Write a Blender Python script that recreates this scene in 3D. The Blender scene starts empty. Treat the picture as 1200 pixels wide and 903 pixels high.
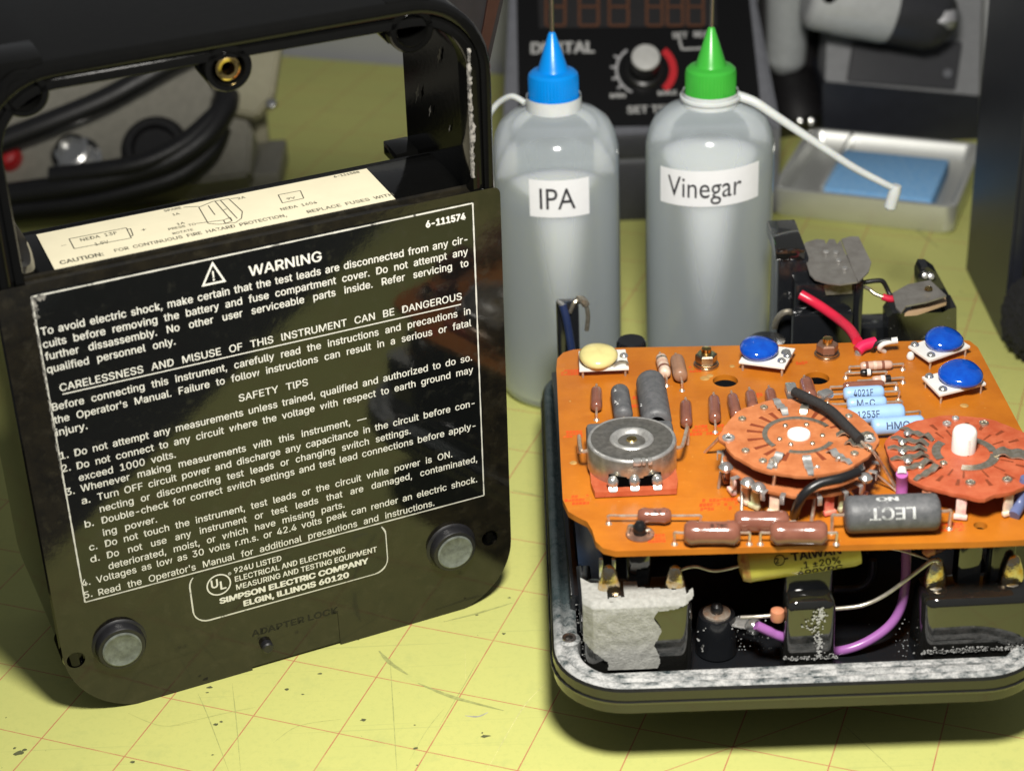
import bpy, bmesh, math, random
from mathutils import Vector, Matrix, noise
random.seed(7)
SC = bpy.context.scene
COL = SC.collection
S = 0.01            # everything is authored in centimetres and scaled to metres once, at the end
PI = math.pi

# ------------------------------------------------------------------ camera, world, lamp
CAM = Vector((0.2727, -45.4743, 32.1862))
CR = Vector((0.99905, -0.021029, -0.038177)); CR = Vector((0.9990497, -0.0435855, 0.0))
RW = Matrix(((0.9990497, -0.0210291, -0.0381768), (-0.0435855, -0.4820221, -0.8750743), (0.0, 0.8759067, -0.4806035)))
RW = Matrix(((0.9990497023938106, -0.021029138065005337, -0.03817679267561208),
             (-0.04358545797305238, -0.4820221032898104, -0.8750742824419233),
             (0.0, 0.8759066544388412, -0.4824806034522351)))
FPX = 2198.478
cam_d = bpy.data.cameras.new('camera'); cam = bpy.data.objects.new('camera', cam_d); COL.objects.link(cam)
SC.camera = cam
cam_d.sensor_width = 36.0; cam_d.lens = FPX / 1200 * 36.0
cam_d.clip_start = 0.01; cam_d.clip_end = 50
m3 = Matrix((RW[0], -Vector(RW[1]), -Vector(RW[2]))).transposed()
cam.matrix_world = Matrix.Translation(CAM * S) @ m3.to_4x4()
cam_d.dof.use_dof = True; cam_d.dof.focus_distance = 0.515; cam_d.dof.aperture_fstop = 15.0

w = bpy.data.worlds.new('World'); SC.world = w; w.use_nodes = True
w.node_tree.nodes['Background'].inputs[0].default_value = (0.95, 0.97, 1.0, 1)
w.node_tree.nodes['Background'].inputs[1].default_value = 0.12

def lamp(name, loc, target, size, watts, color):
    d = bpy.data.lights.new(name, 'AREA'); d.shape = 'DISK'; d.size = size * S; d.energy = watts; d.color = color
    o = bpy.data.objects.new(name, d); COL.objects.link(o); o.location = Vector(loc) * S
    o.rotation_euler = (Vector(target) - Vector(loc)).to_track_quat('-Z', 'Y').to_euler(); return o
lamp('work_lamp', (3.2, -21, 34), (4.0, 10, 4), 6.0, 2.42, (1.0, 0.965, 0.90))

SC.view_settings.view_transform = 'Standard'; SC.view_settings.look = 'None'
SC.view_settings.exposure = 0.0; SC.view_settings.gamma = 1.0
SC.render.engine = 'CYCLES'
SC.cycles.use_denoising = True; SC.cycles.caustics_reflective = False
SC.cycles.max_bounces = 8; SC.cycles.transparent_max_bounces = 12

# ------------------------------------------------------------------ measuring helpers (photo pixel -> point on a real plane)
def ray(u, v):
    d = RW.transposed() @ Vector(((u - 600) / FPX, (v - 451.5) / FPX, 1)); return d.normalized()
def P(u, v, z=0.0):
    d = ray(u, v); return CAM + d * ((z - CAM.z) / d.z)
def PY(u, v, y):
    d = ray(u, v); return CAM + d * ((y - CAM.y) / d.y)
OC = Vector((-11.214043, -4.700862, 3.802619))
AX = Vector((0.9221116, 0.3869240, 0)); NN = Vector((-0.3867343, 0.9216596, 0.0313070)); UP = Vector((0.0121134, -0.0288686, 0.9995098))
UB = 3.80
CB = OC - UP * UB
def PC(u, v, n=0.0):          # point on the case's plane at depth n -> case-local (a, n, z)
    d = ray(u, v); o = OC + NN * n; q = CAM + d * ((o - CAM).dot(NN) / d.dot(NN)) - CB
    return Vector((q.dot(AX), n, q.dot(UP)))
def PCU(u, v, z):             # point on the case's horizontal plane at height z -> case-local
    d = ray(u, v); o = CB + UP * z; q = CAM + d * ((o - CAM).dot(UP) / d.dot(UP)) - CB
    return Vector((q.dot(AX), q.dot(NN), z))
MCASE = Matrix((AX, NN, UP)).transposed().to_4x4(); MCASE.translation = CB

# ------------------------------------------------------------------ materials
def lin(c):
    if isinstance(c, str):
        v = [int(c[i:i+2], 16) / 255 for i in (1, 3, 5)]
        return tuple((x / 12.92 if x <= .04045 else ((x + .055) / 1.055) ** 2.4) for x in v) + (1,)
    return tuple(c) + (1,)
def nd(nt, t, **k):
    n = nt.nodes.new(t)
    for a, b in k.items():
        if a.startswith('i_'):
            n.inputs[int(a[2:])].default_value = b
        else: setattr(n, a, b)
    return n
def coords(nt):
    tc = nd(nt, 'ShaderNodeTexCoord'); mp = nd(nt, 'ShaderNodeMapping'); mp.inputs['Scale'].default_value = (1 / S,) * 3
    nt.links.new(tc.outputs['Object'], mp.inputs['Vector']); return mp.outputs[0]
def noise_node(nt, co, scale, detail=4, rough=.55):
    n = nd(nt, 'ShaderNodeTexNoise'); n.inputs['Scale'].default_value = scale; n.inputs['Detail'].default_value = detail
    n.inputs['Roughness'].default_value = rough; nt.links.new(co, n.inputs['Vector']); return n.outputs[0]
def ramp(nt, src, lo, hi):
    r = nd(nt, 'ShaderNodeMapRange'); r.inputs[1].default_value = lo; r.inputs[2].default_value = hi
    nt.links.new(src, r.inputs[0]); return r.outputs[0]
def mixc(nt, fac, a, b):
    m = nd(nt, 'ShaderNodeMix', data_type='RGBA'); m.clamp_factor = True
    for k, v in ((0, fac), (6, a), (7, b)):
        if hasattr(v, 'is_output'): nt.links.new(v, m.inputs[k])
        else: m.inputs[k].default_value = v
    return m.outputs[2]
def mat(name, color, rough=.5, metal=0, ior=1.5, var=.12, vscale=3.0, bump=0, bscale=8.0, color2=None, spot=None, coat=0, rvar=.0, sss=0):
    m = bpy.data.materials.new(name); m.use_nodes = True; nt = m.node_tree; b = nt.nodes['Principled BSDF']
    c = lin(color); co = coords(nt)
    if color2 is None: color2 = tuple(x * (1 - var) for x in c[:3])
    n = ramp(nt, noise_node(nt, co, vscale, 5, .6), .35, .65)
    cc = mixc(nt, n, c, lin(color2))
    rr = None
    if spot:                       # (colour, noise scale, lo, hi, roughness)
        sn = ramp(nt, noise_node(nt, co, spot[1], 7, .68), spot[2], spot[3])
        cc = mixc(nt, sn, cc, lin(spot[0]))
        rr = nd(nt, 'ShaderNodeMapRange'); nt.links.new(sn, rr.inputs[0]); rr.inputs[3].default_value = rough; rr.inputs[4].default_value = spot[4]
        nt.links.new(rr.outputs[0], b.inputs['Roughness'])
    elif rvar:
        rr = nd(nt, 'ShaderNodeMapRange'); nt.links.new(noise_node(nt, co, 6, 6, .65), rr.inputs[0])
        rr.inputs[1].default_value = .3; rr.inputs[2].default_value = .7
        rr.inputs[3].default_value = rough; rr.inputs[4].default_value = rough + rvar
        nt.links.new(rr.outputs[0], b.inputs['Roughness'])
    else: b.inputs['Roughness'].default_value = rough
    nt.links.new(cc, b.inputs['Base Color'])
    b.inputs['Metallic'].default_value = metal; b.inputs['IOR'].default_value = ior
    b.inputs['Coat Weight'].default_value = coat; b.inputs['Coat Roughness'].default_value = .08
    if sss: b.inputs['Subsurface Weight'].default_value = sss; b.inputs['Subsurface Radius'].default_value = (.003, .002, .001); b.inputs['Subsurface Scale'].default_value = 1
    if bump:
        bp = nd(nt, 'ShaderNodeBump'); bp.inputs['Strength'].default_value = bump; bp.inputs['Distance'].default_value = .0004
        nt.links.new(noise_node(nt, co, bscale, 6, .6), bp.inputs['Height']); nt.links.new(bp.outputs[0], b.inputs['Normal'])
    return m
M = {}
M['case'] = mat('case_black_plastic', (.006, .0055, .0045), .08, 0, 1.58, color2=(.013, .011, .007), bump=.05, bscale=5, vscale=1.6, spot=((.024, .021, .014), 2.0, .52, .74, .26))
M['case_dusty'] = mat('case_inner_black', (.0028, .0028, .0026), .10, 0, 1.38, spot=((.13, .125, .11), 4.5, .72, .84, .8), bump=.06, bscale=4)
M['label_black'] = mat('label_black_film', (.005, .0055, .0055), .06, 0, 1.60, bump=.03, bscale=3, spot=((.016, .016, .013), 2.2, .55, .76, .2))
M['ink'] = mat('white_ink', (.74, .73, .66), .6, var=.15, vscale=9)
M['ink_line'] = mat('white_border_ink', (.62, .61, .55), .6, spot=((.05, .05, .05), 4, .58, .68, .5))
M['scuff'] = mat('scuffed_edge', (.22, .21, .19), .8, spot=((.03, .03, .03), 9, .45, .6, .4), vscale=10)
M['engrave'] = mat('engraved_black', (.003, .003, .003), .6)
M['rubber'] = mat('foot_rubber', (.012, .012, .014), .35, rvar=.2)
M['foot_pad'] = mat('grey_foot_pad', (.17, .19, .17), .55, color2=(.09, .10, .09), vscale=4, bump=.2)
M['hole'] = mat('hole_black', (.0015, .0015, .0015), .9, ior=1.1)
M['card'] = mat('cream_card', (.66, .61, .44), .65, var=.06, vscale=1)
M['card_ink'] = mat('card_ink', (.09, .085, .06), .7)
M['brass'] = mat('brass', (.80, .58, .22), .18, 1, var=.3, vscale=6)
M['gold'] = mat('gold_solder_lug', (.72, .44, .10), .14, 1, color2=(.75, .72, .62), vscale=4, bump=.4, bscale=6)
M['steel'] = mat('tinned_steel', (.72, .71, .68), .27, .75, var=.3, vscale=5, rvar=.15)
M['can'] = mat('potentiometer_can', (.62, .58, .50), .26, .88, color2=(.46, .42, .34), vscale=5, rvar=.15)
M['cantop'] = mat('potentiometer_top', (.24, .23, .21), .36, .7, color2=(.15, .145, .13), vscale=7, rvar=.15, bump=.15, bscale=14)
M['wire'] = mat('tinned_wire', (.66, .62, .54), .28, .7, var=.35, vscale=7)
M['copper'] = mat('copper_lead', (.62, .40, .27), .28, .7, color2=(.75, .66, .55), vscale=7)
M['solder'] = mat('solder', (.70, .70, .68), .18, .8, bump=.3, bscale=6, var=.3)
M['bronze'] = mat('aged_contact', (.46, .40, .28), .3, .85, color2=(.66, .62, .54), vscale=8)
M['resistor'] = mat('brown_resistor', (.24, .095, .062), .16, ior=1.6, color2=(.19, .07, .045), coat=.4, bump=.1, bscale=5)
M['resistor_pale'] = mat('tan_resistor', (.33, .18, .11), .35, var=.2)
M['resistor_pink'] = mat('pink_resistor', (.62, .40, .30), .3, var=.2, vscale=5)
M['resistor_cream'] = mat('cream_resistor', (.72, .60, .48), .3, color2=(.6, .4, .3), vscale=6)
M['resistor_grey'] = mat('grey_wirewound', (.075, .078, .082), .5, color2=(.12, .12, .125), vscale=5, bump=.3, bscale=7, spot=((.3, .3, .3), 7, .63, .72, .6))
M['resistor_blue'] = mat('pale_blue_resistor', (.33, .52, .80), .28, var=.08, coat=.3)
M['blue_ink'] = mat('resistor_ink', (.06, .09, .16), .6)
M['grey_ink'] = mat('resistor_white_ink', (.55, .56, .55), .6, spot=((.3, .3, .3), 12, .62, .75, .5), vscale=9)
M['dark_ink'] = mat('dark_print', (.03, .02, .015), .6)
M['disc_blue'] = mat('blue_disc_lacquer', (.003, .055, .40), .1, ior=1.55, color2=(.004, .085, .50), vscale=3, coat=.6, bump=.15, bscale=2.5)
M['disc_yellow'] = mat('pale_yellow_disc', (.68, .60, .25), .28, var=.1, coat=.3, bump=.15, bscale=2.5)
M['ceramic'] = mat('white_ceramic', (.80, .78, .73), .35, var=.08)
M['shaft'] = mat('white_nylon', (.86, .85, .79), .35, var=.04, sss=.2)
M['phen_orange'] = mat('orange_phenolic', (.52, .185, .07), .36, color2=(.40, .125, .042), vscale=2.5, bump=.2, bscale=9, rvar=.15)
M['phen_red'] = mat('red_phenolic', (.40, .075, .028), .33, color2=(.50, .125, .055), vscale=2.5, bump=.2, bscale=9, rvar=.15)
M['phen_slot'] = mat('phenolic_slot', (.22, .045, .015), .5)
M['tray'] = mat('tray_black', (.010, .011, .013), .14, 0, 1.7, rvar=.15, spot=((.35, .35, .34), 2.6, .68, .80, .85), vscale=3)
M['tray_out'] = mat('tray_side_black', (.012, .012, .010), .14, 0, 1.72, rvar=.10)
M['bake_olive'] = mat('gloss_bakelite', (.010, .010, .009), .08, 0, 2.0, rvar=.1, spot=((.5, .5, .48), 4.0, .68, .78, .8))
M['yellow_cap'] = mat('yellow_capacitor', (.66, .60, .10), .3, var=.1, coat=.3)
M['cap_end'] = mat('capacitor_end_resin', (.40, .16, .05), .4, color2=(.6, .5, .12), vscale=4)
M['purple'] = mat('purple_wire', (.36, .13, .40), .3, var=.1)
M['purple_hot'] = mat('purple_sleeve', (.45, .12, .38), .35)
M['red_wire'] = mat('red_wire', (.62, .02, .055), .3, var=.1)
M['red_sleeve'] = mat('red_sleeve', (.70, .015, .09), .4)
M['black_wire'] = mat('black_wire', (.012, .012, .013), .3, rvar=.1)
M['cloth_wire'] = mat('black_sleeving', (.016, .015, .015), .7, bump=.6, bscale=14)
M['blue_wire'] = mat('navy_wire', (.018, .03, .085), .3)
M['slate_wire'] = mat('slate_wire', (.12, .15, .30), .35)
M['white_wire'] = mat('white_wire', (.75, .74, .70), .4)
M['spacer_pink'] = mat('pink_spacer', (.80, .42, .40), .4, color2=(.8, .7, .6), vscale=5)
M['spacer_green'] = mat('pale_green_spacer', (.55, .60, .36), .4, color2=(.4, .3, .2), vscale=5)
M['spacer_red'] = mat('red_spacer', (.68, .12, .10), .4, color2=(.7, .3, .2), vscale=5)
M['spacer_cream'] = mat('cream_spacer', (.82, .74, .55), .4, color2=(.7, .45, .35), vscale=5)
M['bead'] = mat('brown_bead', (.55, .22, .12), .25)
M['blade'] = mat('grey_spring_plate', (.34, .325, .30), .36, .6, color2=(.25, .235, .215), vscale=3, rvar=.2)
M['tan'] = mat('fibre_washer', (.50, .34, .20), .6)
M['blue_cap'] = mat('blue_cap', (.0, .24, .74), .28, var=.05, bump=.05)
M['green_cap'] = mat('green_cap', (.05, .42, .045), .28, var=.05)
M['needle'] = mat('needle_steel', (.55, .50, .42), .3, 1)
M['paper'] = mat('white_label_paper', (.82, .83, .84), .5, var=.03)
M['label_ink'] = mat('label_ink', (.03, .03, .035), .6)
M['strap'] = mat('cloudy_strap', (.66, .69, .68), .35, var=.08, sss=.3)
M['st_grey'] = mat('station_grey', (.15, .155, .175), .45, var=.12, bump=.1, bscale=20)
M['bracket_grey'] = mat('bracket_grey', (.25, .255, .265), .4, var=.1)
M['st_dark'] = mat('station_dark', (.035, .036, .042), .4, var=.12)
M['st_black'] = mat('station_panel_black', (.0035, .0035, .004), .38, ior=1.35)
M['segment'] = mat('unlit_segment', (.10, .035, .012), .5)
M['st_ink'] = mat('station_print', (.45, .45, .44), .6)
M['knob_grey'] = mat('knob_grey', (.52, .52, .50), .45)
M['knob_black'] = mat('knob_black', (.010, .010, .010), .25)
M['scale_red'] = mat('scale_red', (.55, .012, .02), .5)
M['scale_grey'] = mat('scale_grey', (.42, .42, .43), .5)
M['alu'] = mat('brushed_tray_metal', (.68, .69, .66), .30, .6, var=.05, vscale=1)
M['alu_paint'] = mat('silver_grey_paint', (.40, .42, .42), .4, var=.1)
M['sponge'] = mat('blue_sponge', (.20, .48, .86), .9, color2=(.30, .56, .88), vscale=4, bump=1.2, bscale=10)
M['funnel'] = mat('grey_funnel', (.50, .515, .52), .3, var=.1)
M['bolt'] = mat('bolt_steel', (.7, .7, .72), .3, 1, var=.2)
M['bg_black'] = mat('background_black', (.010, .009, .010), .5, var=.2)
M['cabinet'] = mat('cabinet_dark', (.018, .020, .028), .42, var=.2, vscale=1.5)
M['cabinet_side'] = mat('cabinet_front', (.006, .006, .007), .35)
M['foam'] = mat('black_bristle', (.010, .010, .011), .95, bump=1.0, bscale=15)
M['inst'] = mat('instrument_grey', (.24, .23, .19), .5, var=.15)
M['inst_white'] = mat('instrument_pale', (.52, .49, .38), .5, var=.1)
M['cream_box'] = mat('pale_olive_plastic', (.34, .32, .22), .5, var=.1)
M['red_knob'] = mat('red_knob', (.42, .008, .012), .35)
M['chrome'] = mat('nickel', (.72, .72, .70), .16, 1, var=.15, rvar=.1)
M['cable'] = mat('black_cable', (.008, .008, .009), .38, var=.2, rvar=.15)
M['handle_brown_reflection'] = mat('handle_brown_reflection', (.030, .013, .010), .3)  # brown tone stands for the reflection along the handle's side
M['table'] = mat('table_dark', (.022, .020, .018), .5, var=.1, vscale=.3)
M['wall'] = mat('wall_grey', (.40, .41, .42), .8, var=.1, vscale=.1)
M['thread'] = mat('threaded_insert', (.55, .50, .46), .3, 1, var=.4, vscale=8)
M['bolt_warm'] = mat('plated_nut', (.60, .53, .40), .22, 1, color2=(.44, .36, .28), vscale=6, rvar=.15)
M['nut_rusty'] = mat('brown_lock_nut', (.34, .19, .13), .35, .6, color2=(.25, .14, .10), vscale=6)
M['flux_red'] = mat('red_ink_stamp', (.62, .055, .010), .4, color2=(.60, .10, .013), spot=((.60, .21, .02), 4, .56, .68, .35), vscale=6)
M['edge_tan'] = mat('board_edge', (.52, .30, .09), .55, var=.3, vscale=6)

def residue_mat():
    m = bpy.data.materials.new('white_corrosion_on_black'); m.use_nodes = True; nt = m.node_tree; b = nt.nodes['Principled BSDF']
    co = coords(nt)
    st = nd(nt, 'ShaderNodeMapping'); st.inputs['Scale'].default_value = (.8, 1.3, 1.3); nt.links.new(co, st.inputs[0])
    n1 = noise_node(nt, st.outputs[0], 2.6, 10, .78); n2 = noise_node(nt, co, 17, 8, .7)
    f = ramp(nt, n1, .38, .56); g = ramp(nt, n2, .22, .50)
    mm = nd(nt, 'ShaderNodeMath', operation='MULTIPLY'); nt.links.new(f, mm.inputs[0]); nt.links.new(g, mm.inputs[1])
    sx = nd(nt, 'ShaderNodeSeparateXYZ'); nt.links.new(co, sx.inputs[0])
    where = ramp(nt, sx.outputs[1], -4.6, -7.0)        # the crust sits on the front rim; the side rails are only dusted
    wm = nd(nt, 'ShaderNodeMath', operation='MULTIPLY_ADD'); wm.inputs[1].default_value = .93; wm.inputs[2].default_value = .07; nt.links.new(where, wm.inputs[0])
    m5 = nd(nt, 'ShaderNodeMath', operation='MULTIPLY'); nt.links.new(mm.outputs[0], m5.inputs[0]); nt.links.new(wm.outputs[0], m5.inputs[1]); mm = m5
    cc = mixc(nt, mm.outputs[0], (.020, .036, .04, 1), (.50, .50, .49, 1)); nt.links.new(cc, b.inputs['Base Color'])
    r = nd(nt, 'ShaderNodeMapRange'); nt.links.new(mm.outputs[0], r.inputs[0]); r.inputs[3].default_value = .22; r.inputs[4].default_value = .85
    nt.links.new(r.outputs[0], b.inputs['Roughness'])
    bp = nd(nt, 'ShaderNodeBump'); bp.inputs['Strength'].default_value = .6; bp.inputs['Distance'].default_value = .0004
    nt.links.new(n2, bp.inputs['Height']); nt.links.new(bp.outputs[0], b.inputs['Normal'])
    return m
M['residue'] = residue_mat()
M['powder'] = mat('grey_paste_coating', (.40, .40, .37), .85, color2=(.30, .30, .275), vscale=9, bump=.7, bscale=16)

def board_mat():
    m = bpy.data.materials.new('amber_circuit_board'); m.use_nodes = True; nt = m.node_tree; b = nt.nodes['Principled BSDF']
    co = coords(nt)
    st = nd(nt, 'ShaderNodeMapping'); st.inputs['Scale'].default_value = (.5, 3, 1); nt.links.new(co, st.inputs[0])
    a = ramp(nt, noise_node(nt, co, .55, 4, .6), .38, .64)
    c = mixc(nt, a, (.50, .160, .012, 1), (.40, .118, .009, 1))
    c = mixc(nt, ramp(nt, noise_node(nt, st.outputs[0], 1.6, 6, .7), .58, .95), c, (.60, .23, .03, 1))
    c = mixc(nt, ramp(nt, noise_node(nt, co, 9, 3, .6), .70, .76), c, (.70, .36, .08, 1))
    nt.links.new(c, b.inputs['Base Color'])
    r = nd(nt, 'ShaderNodeMapRange'); nt.links.new(noise_node(nt, co, 2.5, 6, .65), r.inputs[0]); r.inputs[3].default_value = .22; r.inputs[4].default_value = .55
    nt.links.new(r.outputs[0], b.inputs['Roughness'])
    bp = nd(nt, 'ShaderNodeBump'); bp.inputs['Strength'].default_value = .12; bp.inputs['Distance'].default_value = .0004
    nt.links.new(noise_node(nt, co, 5, 5, .6), bp.inputs['Height']); nt.links.new(bp.outputs[0], b.inputs['Normal'])
    return m
M['board'] = board_mat()

GX = Vector((0.9342315, -0.3566672, 0)); GY = Vector((0.3566672, 0.9342315, 0)); GO = Vector((-12.7889136, -5.543895, 0))
def mat_mat():
    m = bpy.data.materials.new('yellow_green_cutting_mat'); m.use_nodes = True; nt = m.node_tree; b = nt.nodes['Principled BSDF']
    L = nt.links; co = coords(nt)
    sub = nd(nt, 'ShaderNodeVectorMath', operation='SUBTRACT'); sub.inputs[1].default_value = GO; L.new(co, sub.inputs[0])
    def dot(v):
        d = nd(nt, 'ShaderNodeVectorMath', operation='DOT_PRODUCT'); d.inputs[1].default_value = v; L.new(sub.outputs[0], d.inputs[0]); return d.outputs['Value']
    def math2(op, a, b2=None):
        n = nd(nt, 'ShaderNodeMath', operation=op)
        for i, x in enumerate((a, b2)):
            if x is None: continue
            if hasattr(x, 'is_output'): L.new(x, n.inputs[i])
            else: n.inputs[i].default_value = x
        return n.outputs[0]
    gx, gy = dot(GX / 2.54), dot(GY / 2.54)
    def line(g, wd, period=1.0):
        h = math2('ABSOLUTE', math2('SUBTRACT', math2('FRACT', math2('ADD', math2('DIVIDE', g, period), .5)), .5))
        return math2('LESS_THAN', h, wd / period)
    f = math2('MAXIMUM', line(gx, .0070), line(gy, .0062))
    diag = math2('LESS_THAN', math2('ABSOLUTE', math2('SUBTRACT', math2('SUBTRACT', gx, gy), 5.0)), .008)
    f = math2('MAXIMUM', f, diag)
    fade = ramp(nt, noise_node(nt, co, 1.4, 6, .7), .30, .52)
    f = math2('MULTIPLY', f, math2('ADD', math2('MULTIPLY', fade, .4), .55))
    base = mixc(nt, ramp(nt, noise_node(nt, co, .16, 5, .6), .35, .65), (.600, .600, .190, 1), (.555, .575, .185, 1))
    base = mixc(nt, ramp(nt, noise_node(nt, co, .9, 7, .7), .56, .82), base, (.46, .50, .17, 1))
    base = mixc(nt, ramp(nt, noise_node(nt, co, 3.2, 3, .5), .735, .76), base, (.10, .11, .05, 1))
    base = mixc(nt, ramp(nt, noise_node(nt, co, 5.0, 8, .75), .50, .72), base, (.52, .545, .175, 1))
    # long thin knife marks: stretched noise
    for ang, sc, lo in ((.6, 1.0, .66), (1.9, .8, .67)):
        mp = nd(nt, 'ShaderNodeMapping'); mp.inputs['Rotation'].default_value = (0, 0, ang); mp.inputs['Scale'].default_value = (.09 * sc, 9 * sc, 1); L.new(co, mp.inputs[0])
        base = mixc(nt, math2('MULTIPLY', ramp(nt, noise_node(nt, mp.outputs[0], 1, 2, .5), lo, lo + .07), .35), base, (.36, .40, .14, 1))
    col = mixc(nt, f, base, (.50, .19, .10, 1)); L.new(col, b.inputs['Base Color'])
    b.inputs['Roughness'].default_value = .55; b.inputs['IOR'].default_value = 1.4
    bp = nd(nt, 'ShaderNodeBump'); bp.inputs['Strength'].default_value = .15; bp.inputs['Distance'].default_value = .0003
    L.new(noise_node(nt, co, 20, 4, .6), bp.inputs['Height']); L.new(bp.outputs[0], b.inputs['Normal'])
    return m
M['mat'] = mat_mat()

def milky(name, diffuse, transl, transp, mixd=.5, clear=.3, gloss=.12):
    m = bpy.data.materials.new(name); m.use_nodes = True; nt = m.node_tree; L = nt.links
    nt.nodes.remove(nt.nodes['Principled BSDF']); out = nt.nodes['Material Output']
    d = nd(nt, 'ShaderNodeBsdfDiffuse'); d.inputs[0].default_value = lin(diffuse)
    t = nd(nt, 'ShaderNodeBsdfTranslucent'); t.inputs[0].default_value = lin(transl)
    tr = nd(nt, 'ShaderNodeBsdfTransparent'); tr.inputs[0].default_value = lin(transp)
    g = nd(nt, 'ShaderNodeBsdfGlossy'); g.inputs[1].default_value = gloss
    a = nd(nt, 'ShaderNodeMixShader'); a.inputs[0].default_value = mixd; L.new(d.outputs[0], a.inputs[1]); L.new(t.outputs[0], a.inputs[2])
    lw = nd(nt, 'ShaderNodeLayerWeight'); lw.inputs[0].default_value = .25
    mr = nd(nt, 'ShaderNodeMapRange'); L.new(lw.outputs['Facing'], mr.inputs[0]); mr.inputs[3].default_value = clear; mr.inputs[4].default_value = clear * .35
    b2 = nd(nt, 'ShaderNodeMixShader'); L.new(mr.outputs[0], b2.inputs[0]); L.new(a.outputs[0], b2.inputs[1]); L.new(tr.outputs[0], b2.inputs[2])
    fr = nd(nt, 'ShaderNodeFresnel'); fr.inputs[0].default_value = 1.45
    c = nd(nt, 'ShaderNodeMixShader'); L.new(fr.outputs[0], c.inputs[0]); L.new(b2.outputs[0], c.inputs[1]); L.new(g.outputs[0], c.inputs[2])
    L.new(c.outputs[0], out.inputs[0]); return m
M['bottle'] = milky('milky_polyethylene', (.84, .94, 1.0), (.92, .95, .97), (.97, .99, 1.0), .14, .76)
def cloudy(name, color, rad):
    m = bpy.data.materials.new(name); m.use_nodes = True; b = m.node_tree.nodes['Principled BSDF']
    b.inputs['Base Color'].default_value = lin(color); b.inputs['Roughness'].default_value = .3; b.inputs['IOR'].default_value = 1.2
    b.inputs['Subsurface Weight'].default_value = 1.0; b.inputs['Subsurface Radius'].default_value = rad; b.inputs['Subsurface Scale'].default_value = 1.0
    return m
M['liquid'] = cloudy('clear_liquid', (.93, .94, .80), (.012, .012, .008))
M['liquid_y'] = cloudy('vinegar_liquid', (.92, .945, .86), (.012, .012, .009))

# ------------------------------------------------------------------ objects
ROOTM = {}
def thing(name, label, cat, M4=None, group=None, kind=None):
    o = bpy.data.objects.new(name, None); COL.objects.link(o); o.empty_display_size = .01
    M4 = M4 or Matrix.Identity(4); o.matrix_world = M4; ROOTM[o.name] = M4.copy()
    o['label'] = label; o['category'] = cat
    if group: o['group'] = group
    if kind: o['kind'] = kind
    return o
def at(v): return Matrix.Translation(Vector(v))
def rootm(p):
    while p.parent: p = p.parent
    return ROOTM.get(p.name, Matrix.Identity(4))
def finish_mesh(me, m, smooth=35):
    me.materials.clear(); me.materials.append(M[m] if isinstance(m, str) else m)
    if smooth:
        me.polygons.foreach_set('use_smooth', [True] * len(me.polygons)); me.set_sharp_from_angle(angle=math.radians(smooth))
def obj(name, bm, m, parent=None, local=False, smooth=35, label=None, cat=None, kind=None, group=None):
    if isinstance(bm, bpy.types.Mesh): me = bm
    else:
        bmesh.ops.recalc_face_normals(bm, faces=bm.faces); me = bpy.data.meshes.new(name); bm.to_mesh(me); bm.free()
    finish_mesh(me, m, smooth)
    o = bpy.data.objects.new(name, me); COL.objects.link(o)
    if parent is not None:
        if not local: me.transform(rootm(parent).inverted())
        o.parent = parent
    elif not local:                 # a thing that is one mesh: put its origin at its base
        co = [v.co for v in me.vertices]
        c = Vector((sum(v.x for v in co) / len(co), sum(v.y for v in co) / len(co), min(v.z for v in co)))
        me.transform(Matrix.Translation(-c)); o.location = c; ROOTM[o.name] = at(c)
    if label: o['label'] = label
    if cat: o['category'] = cat
    if kind: o['kind'] = kind
    if group: o['group'] = group
    return o
def B(): return bmesh.new()
def frame(z, x=None):
    z = Vector(z).normalized(); x = Vector(x) if x is not None else (Vector((1, 0, 0)) if abs(z.x) < .9 else Vector((0, 1, 0)))
    y = z.cross(x).normalized(); x = y.cross(z).normalized(); return Matrix((x, y, z)).transposed()
def box(bm, c, size, rot=None, bev=0, seg=2):
    r = bmesh.ops.create_cube(bm, size=1); vs = r['verts']
    mt = Matrix.Diagonal(Vector(size)).to_4x4()
    bmesh.ops.transform(bm, matrix=mt, verts=vs)
    if bev:
        es = list({e for v in vs for e in v.link_edges})
        rr = bmesh.ops.bevel(bm, geom=es, offset=bev, segments=seg, profile=.5, affect='EDGES'); vs = list({v for f in rr['faces'] for v in f.verts} | {v for v in vs if v.is_valid})
    t = Matrix.Translation(Vector(c)) @ (rot.to_4x4() if rot else Matrix.Identity(4))
    bmesh.ops.transform(bm, matrix=t, verts=vs); return bm
def loft(bm, loops, cap0=True, cap1=True, close=False):
    rings = [[bm.verts.new(p) for p in lp] for lp in loops]; n = len(rings[0])
    prs = list(zip(rings, rings[1:])) + ([(rings[-1], rings[0])] if close else [])
    for a, b in prs:
        for i in range(n):
            bm.faces.new((a[i], a[(i + 1) % n], b[(i + 1) % n], b[i]))
    if not close:
        if cap0: bm.faces.new(rings[0][::-1])
        if cap1: bm.faces.new(rings[-1])
    return bm
def lathe(bm, prof, o=(0, 0, 0), axis=(0, 0, 1), seg=32, cap0=True, cap1=True):
    fm = frame(axis); o = Vector(o)
    loops = [[o + fm @ Vector((max(r, 1e-4) * math.cos(2 * PI * i / seg), max(r, 1e-4) * math.sin(2 * PI * i / seg), h)) for i in range(seg)] for r, h in prof]
    return loft(bm, loops, cap0, cap1)
def cyl(bm, p0, p1, r0, r1=None, seg=24):
    p0, p1 = Vector(p0), Vector(p1); return lathe(bm, [(r0, 0), (r0 if r1 is None else r1, (p1 - p0).length)], p0, p1 - p0, seg)
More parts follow.
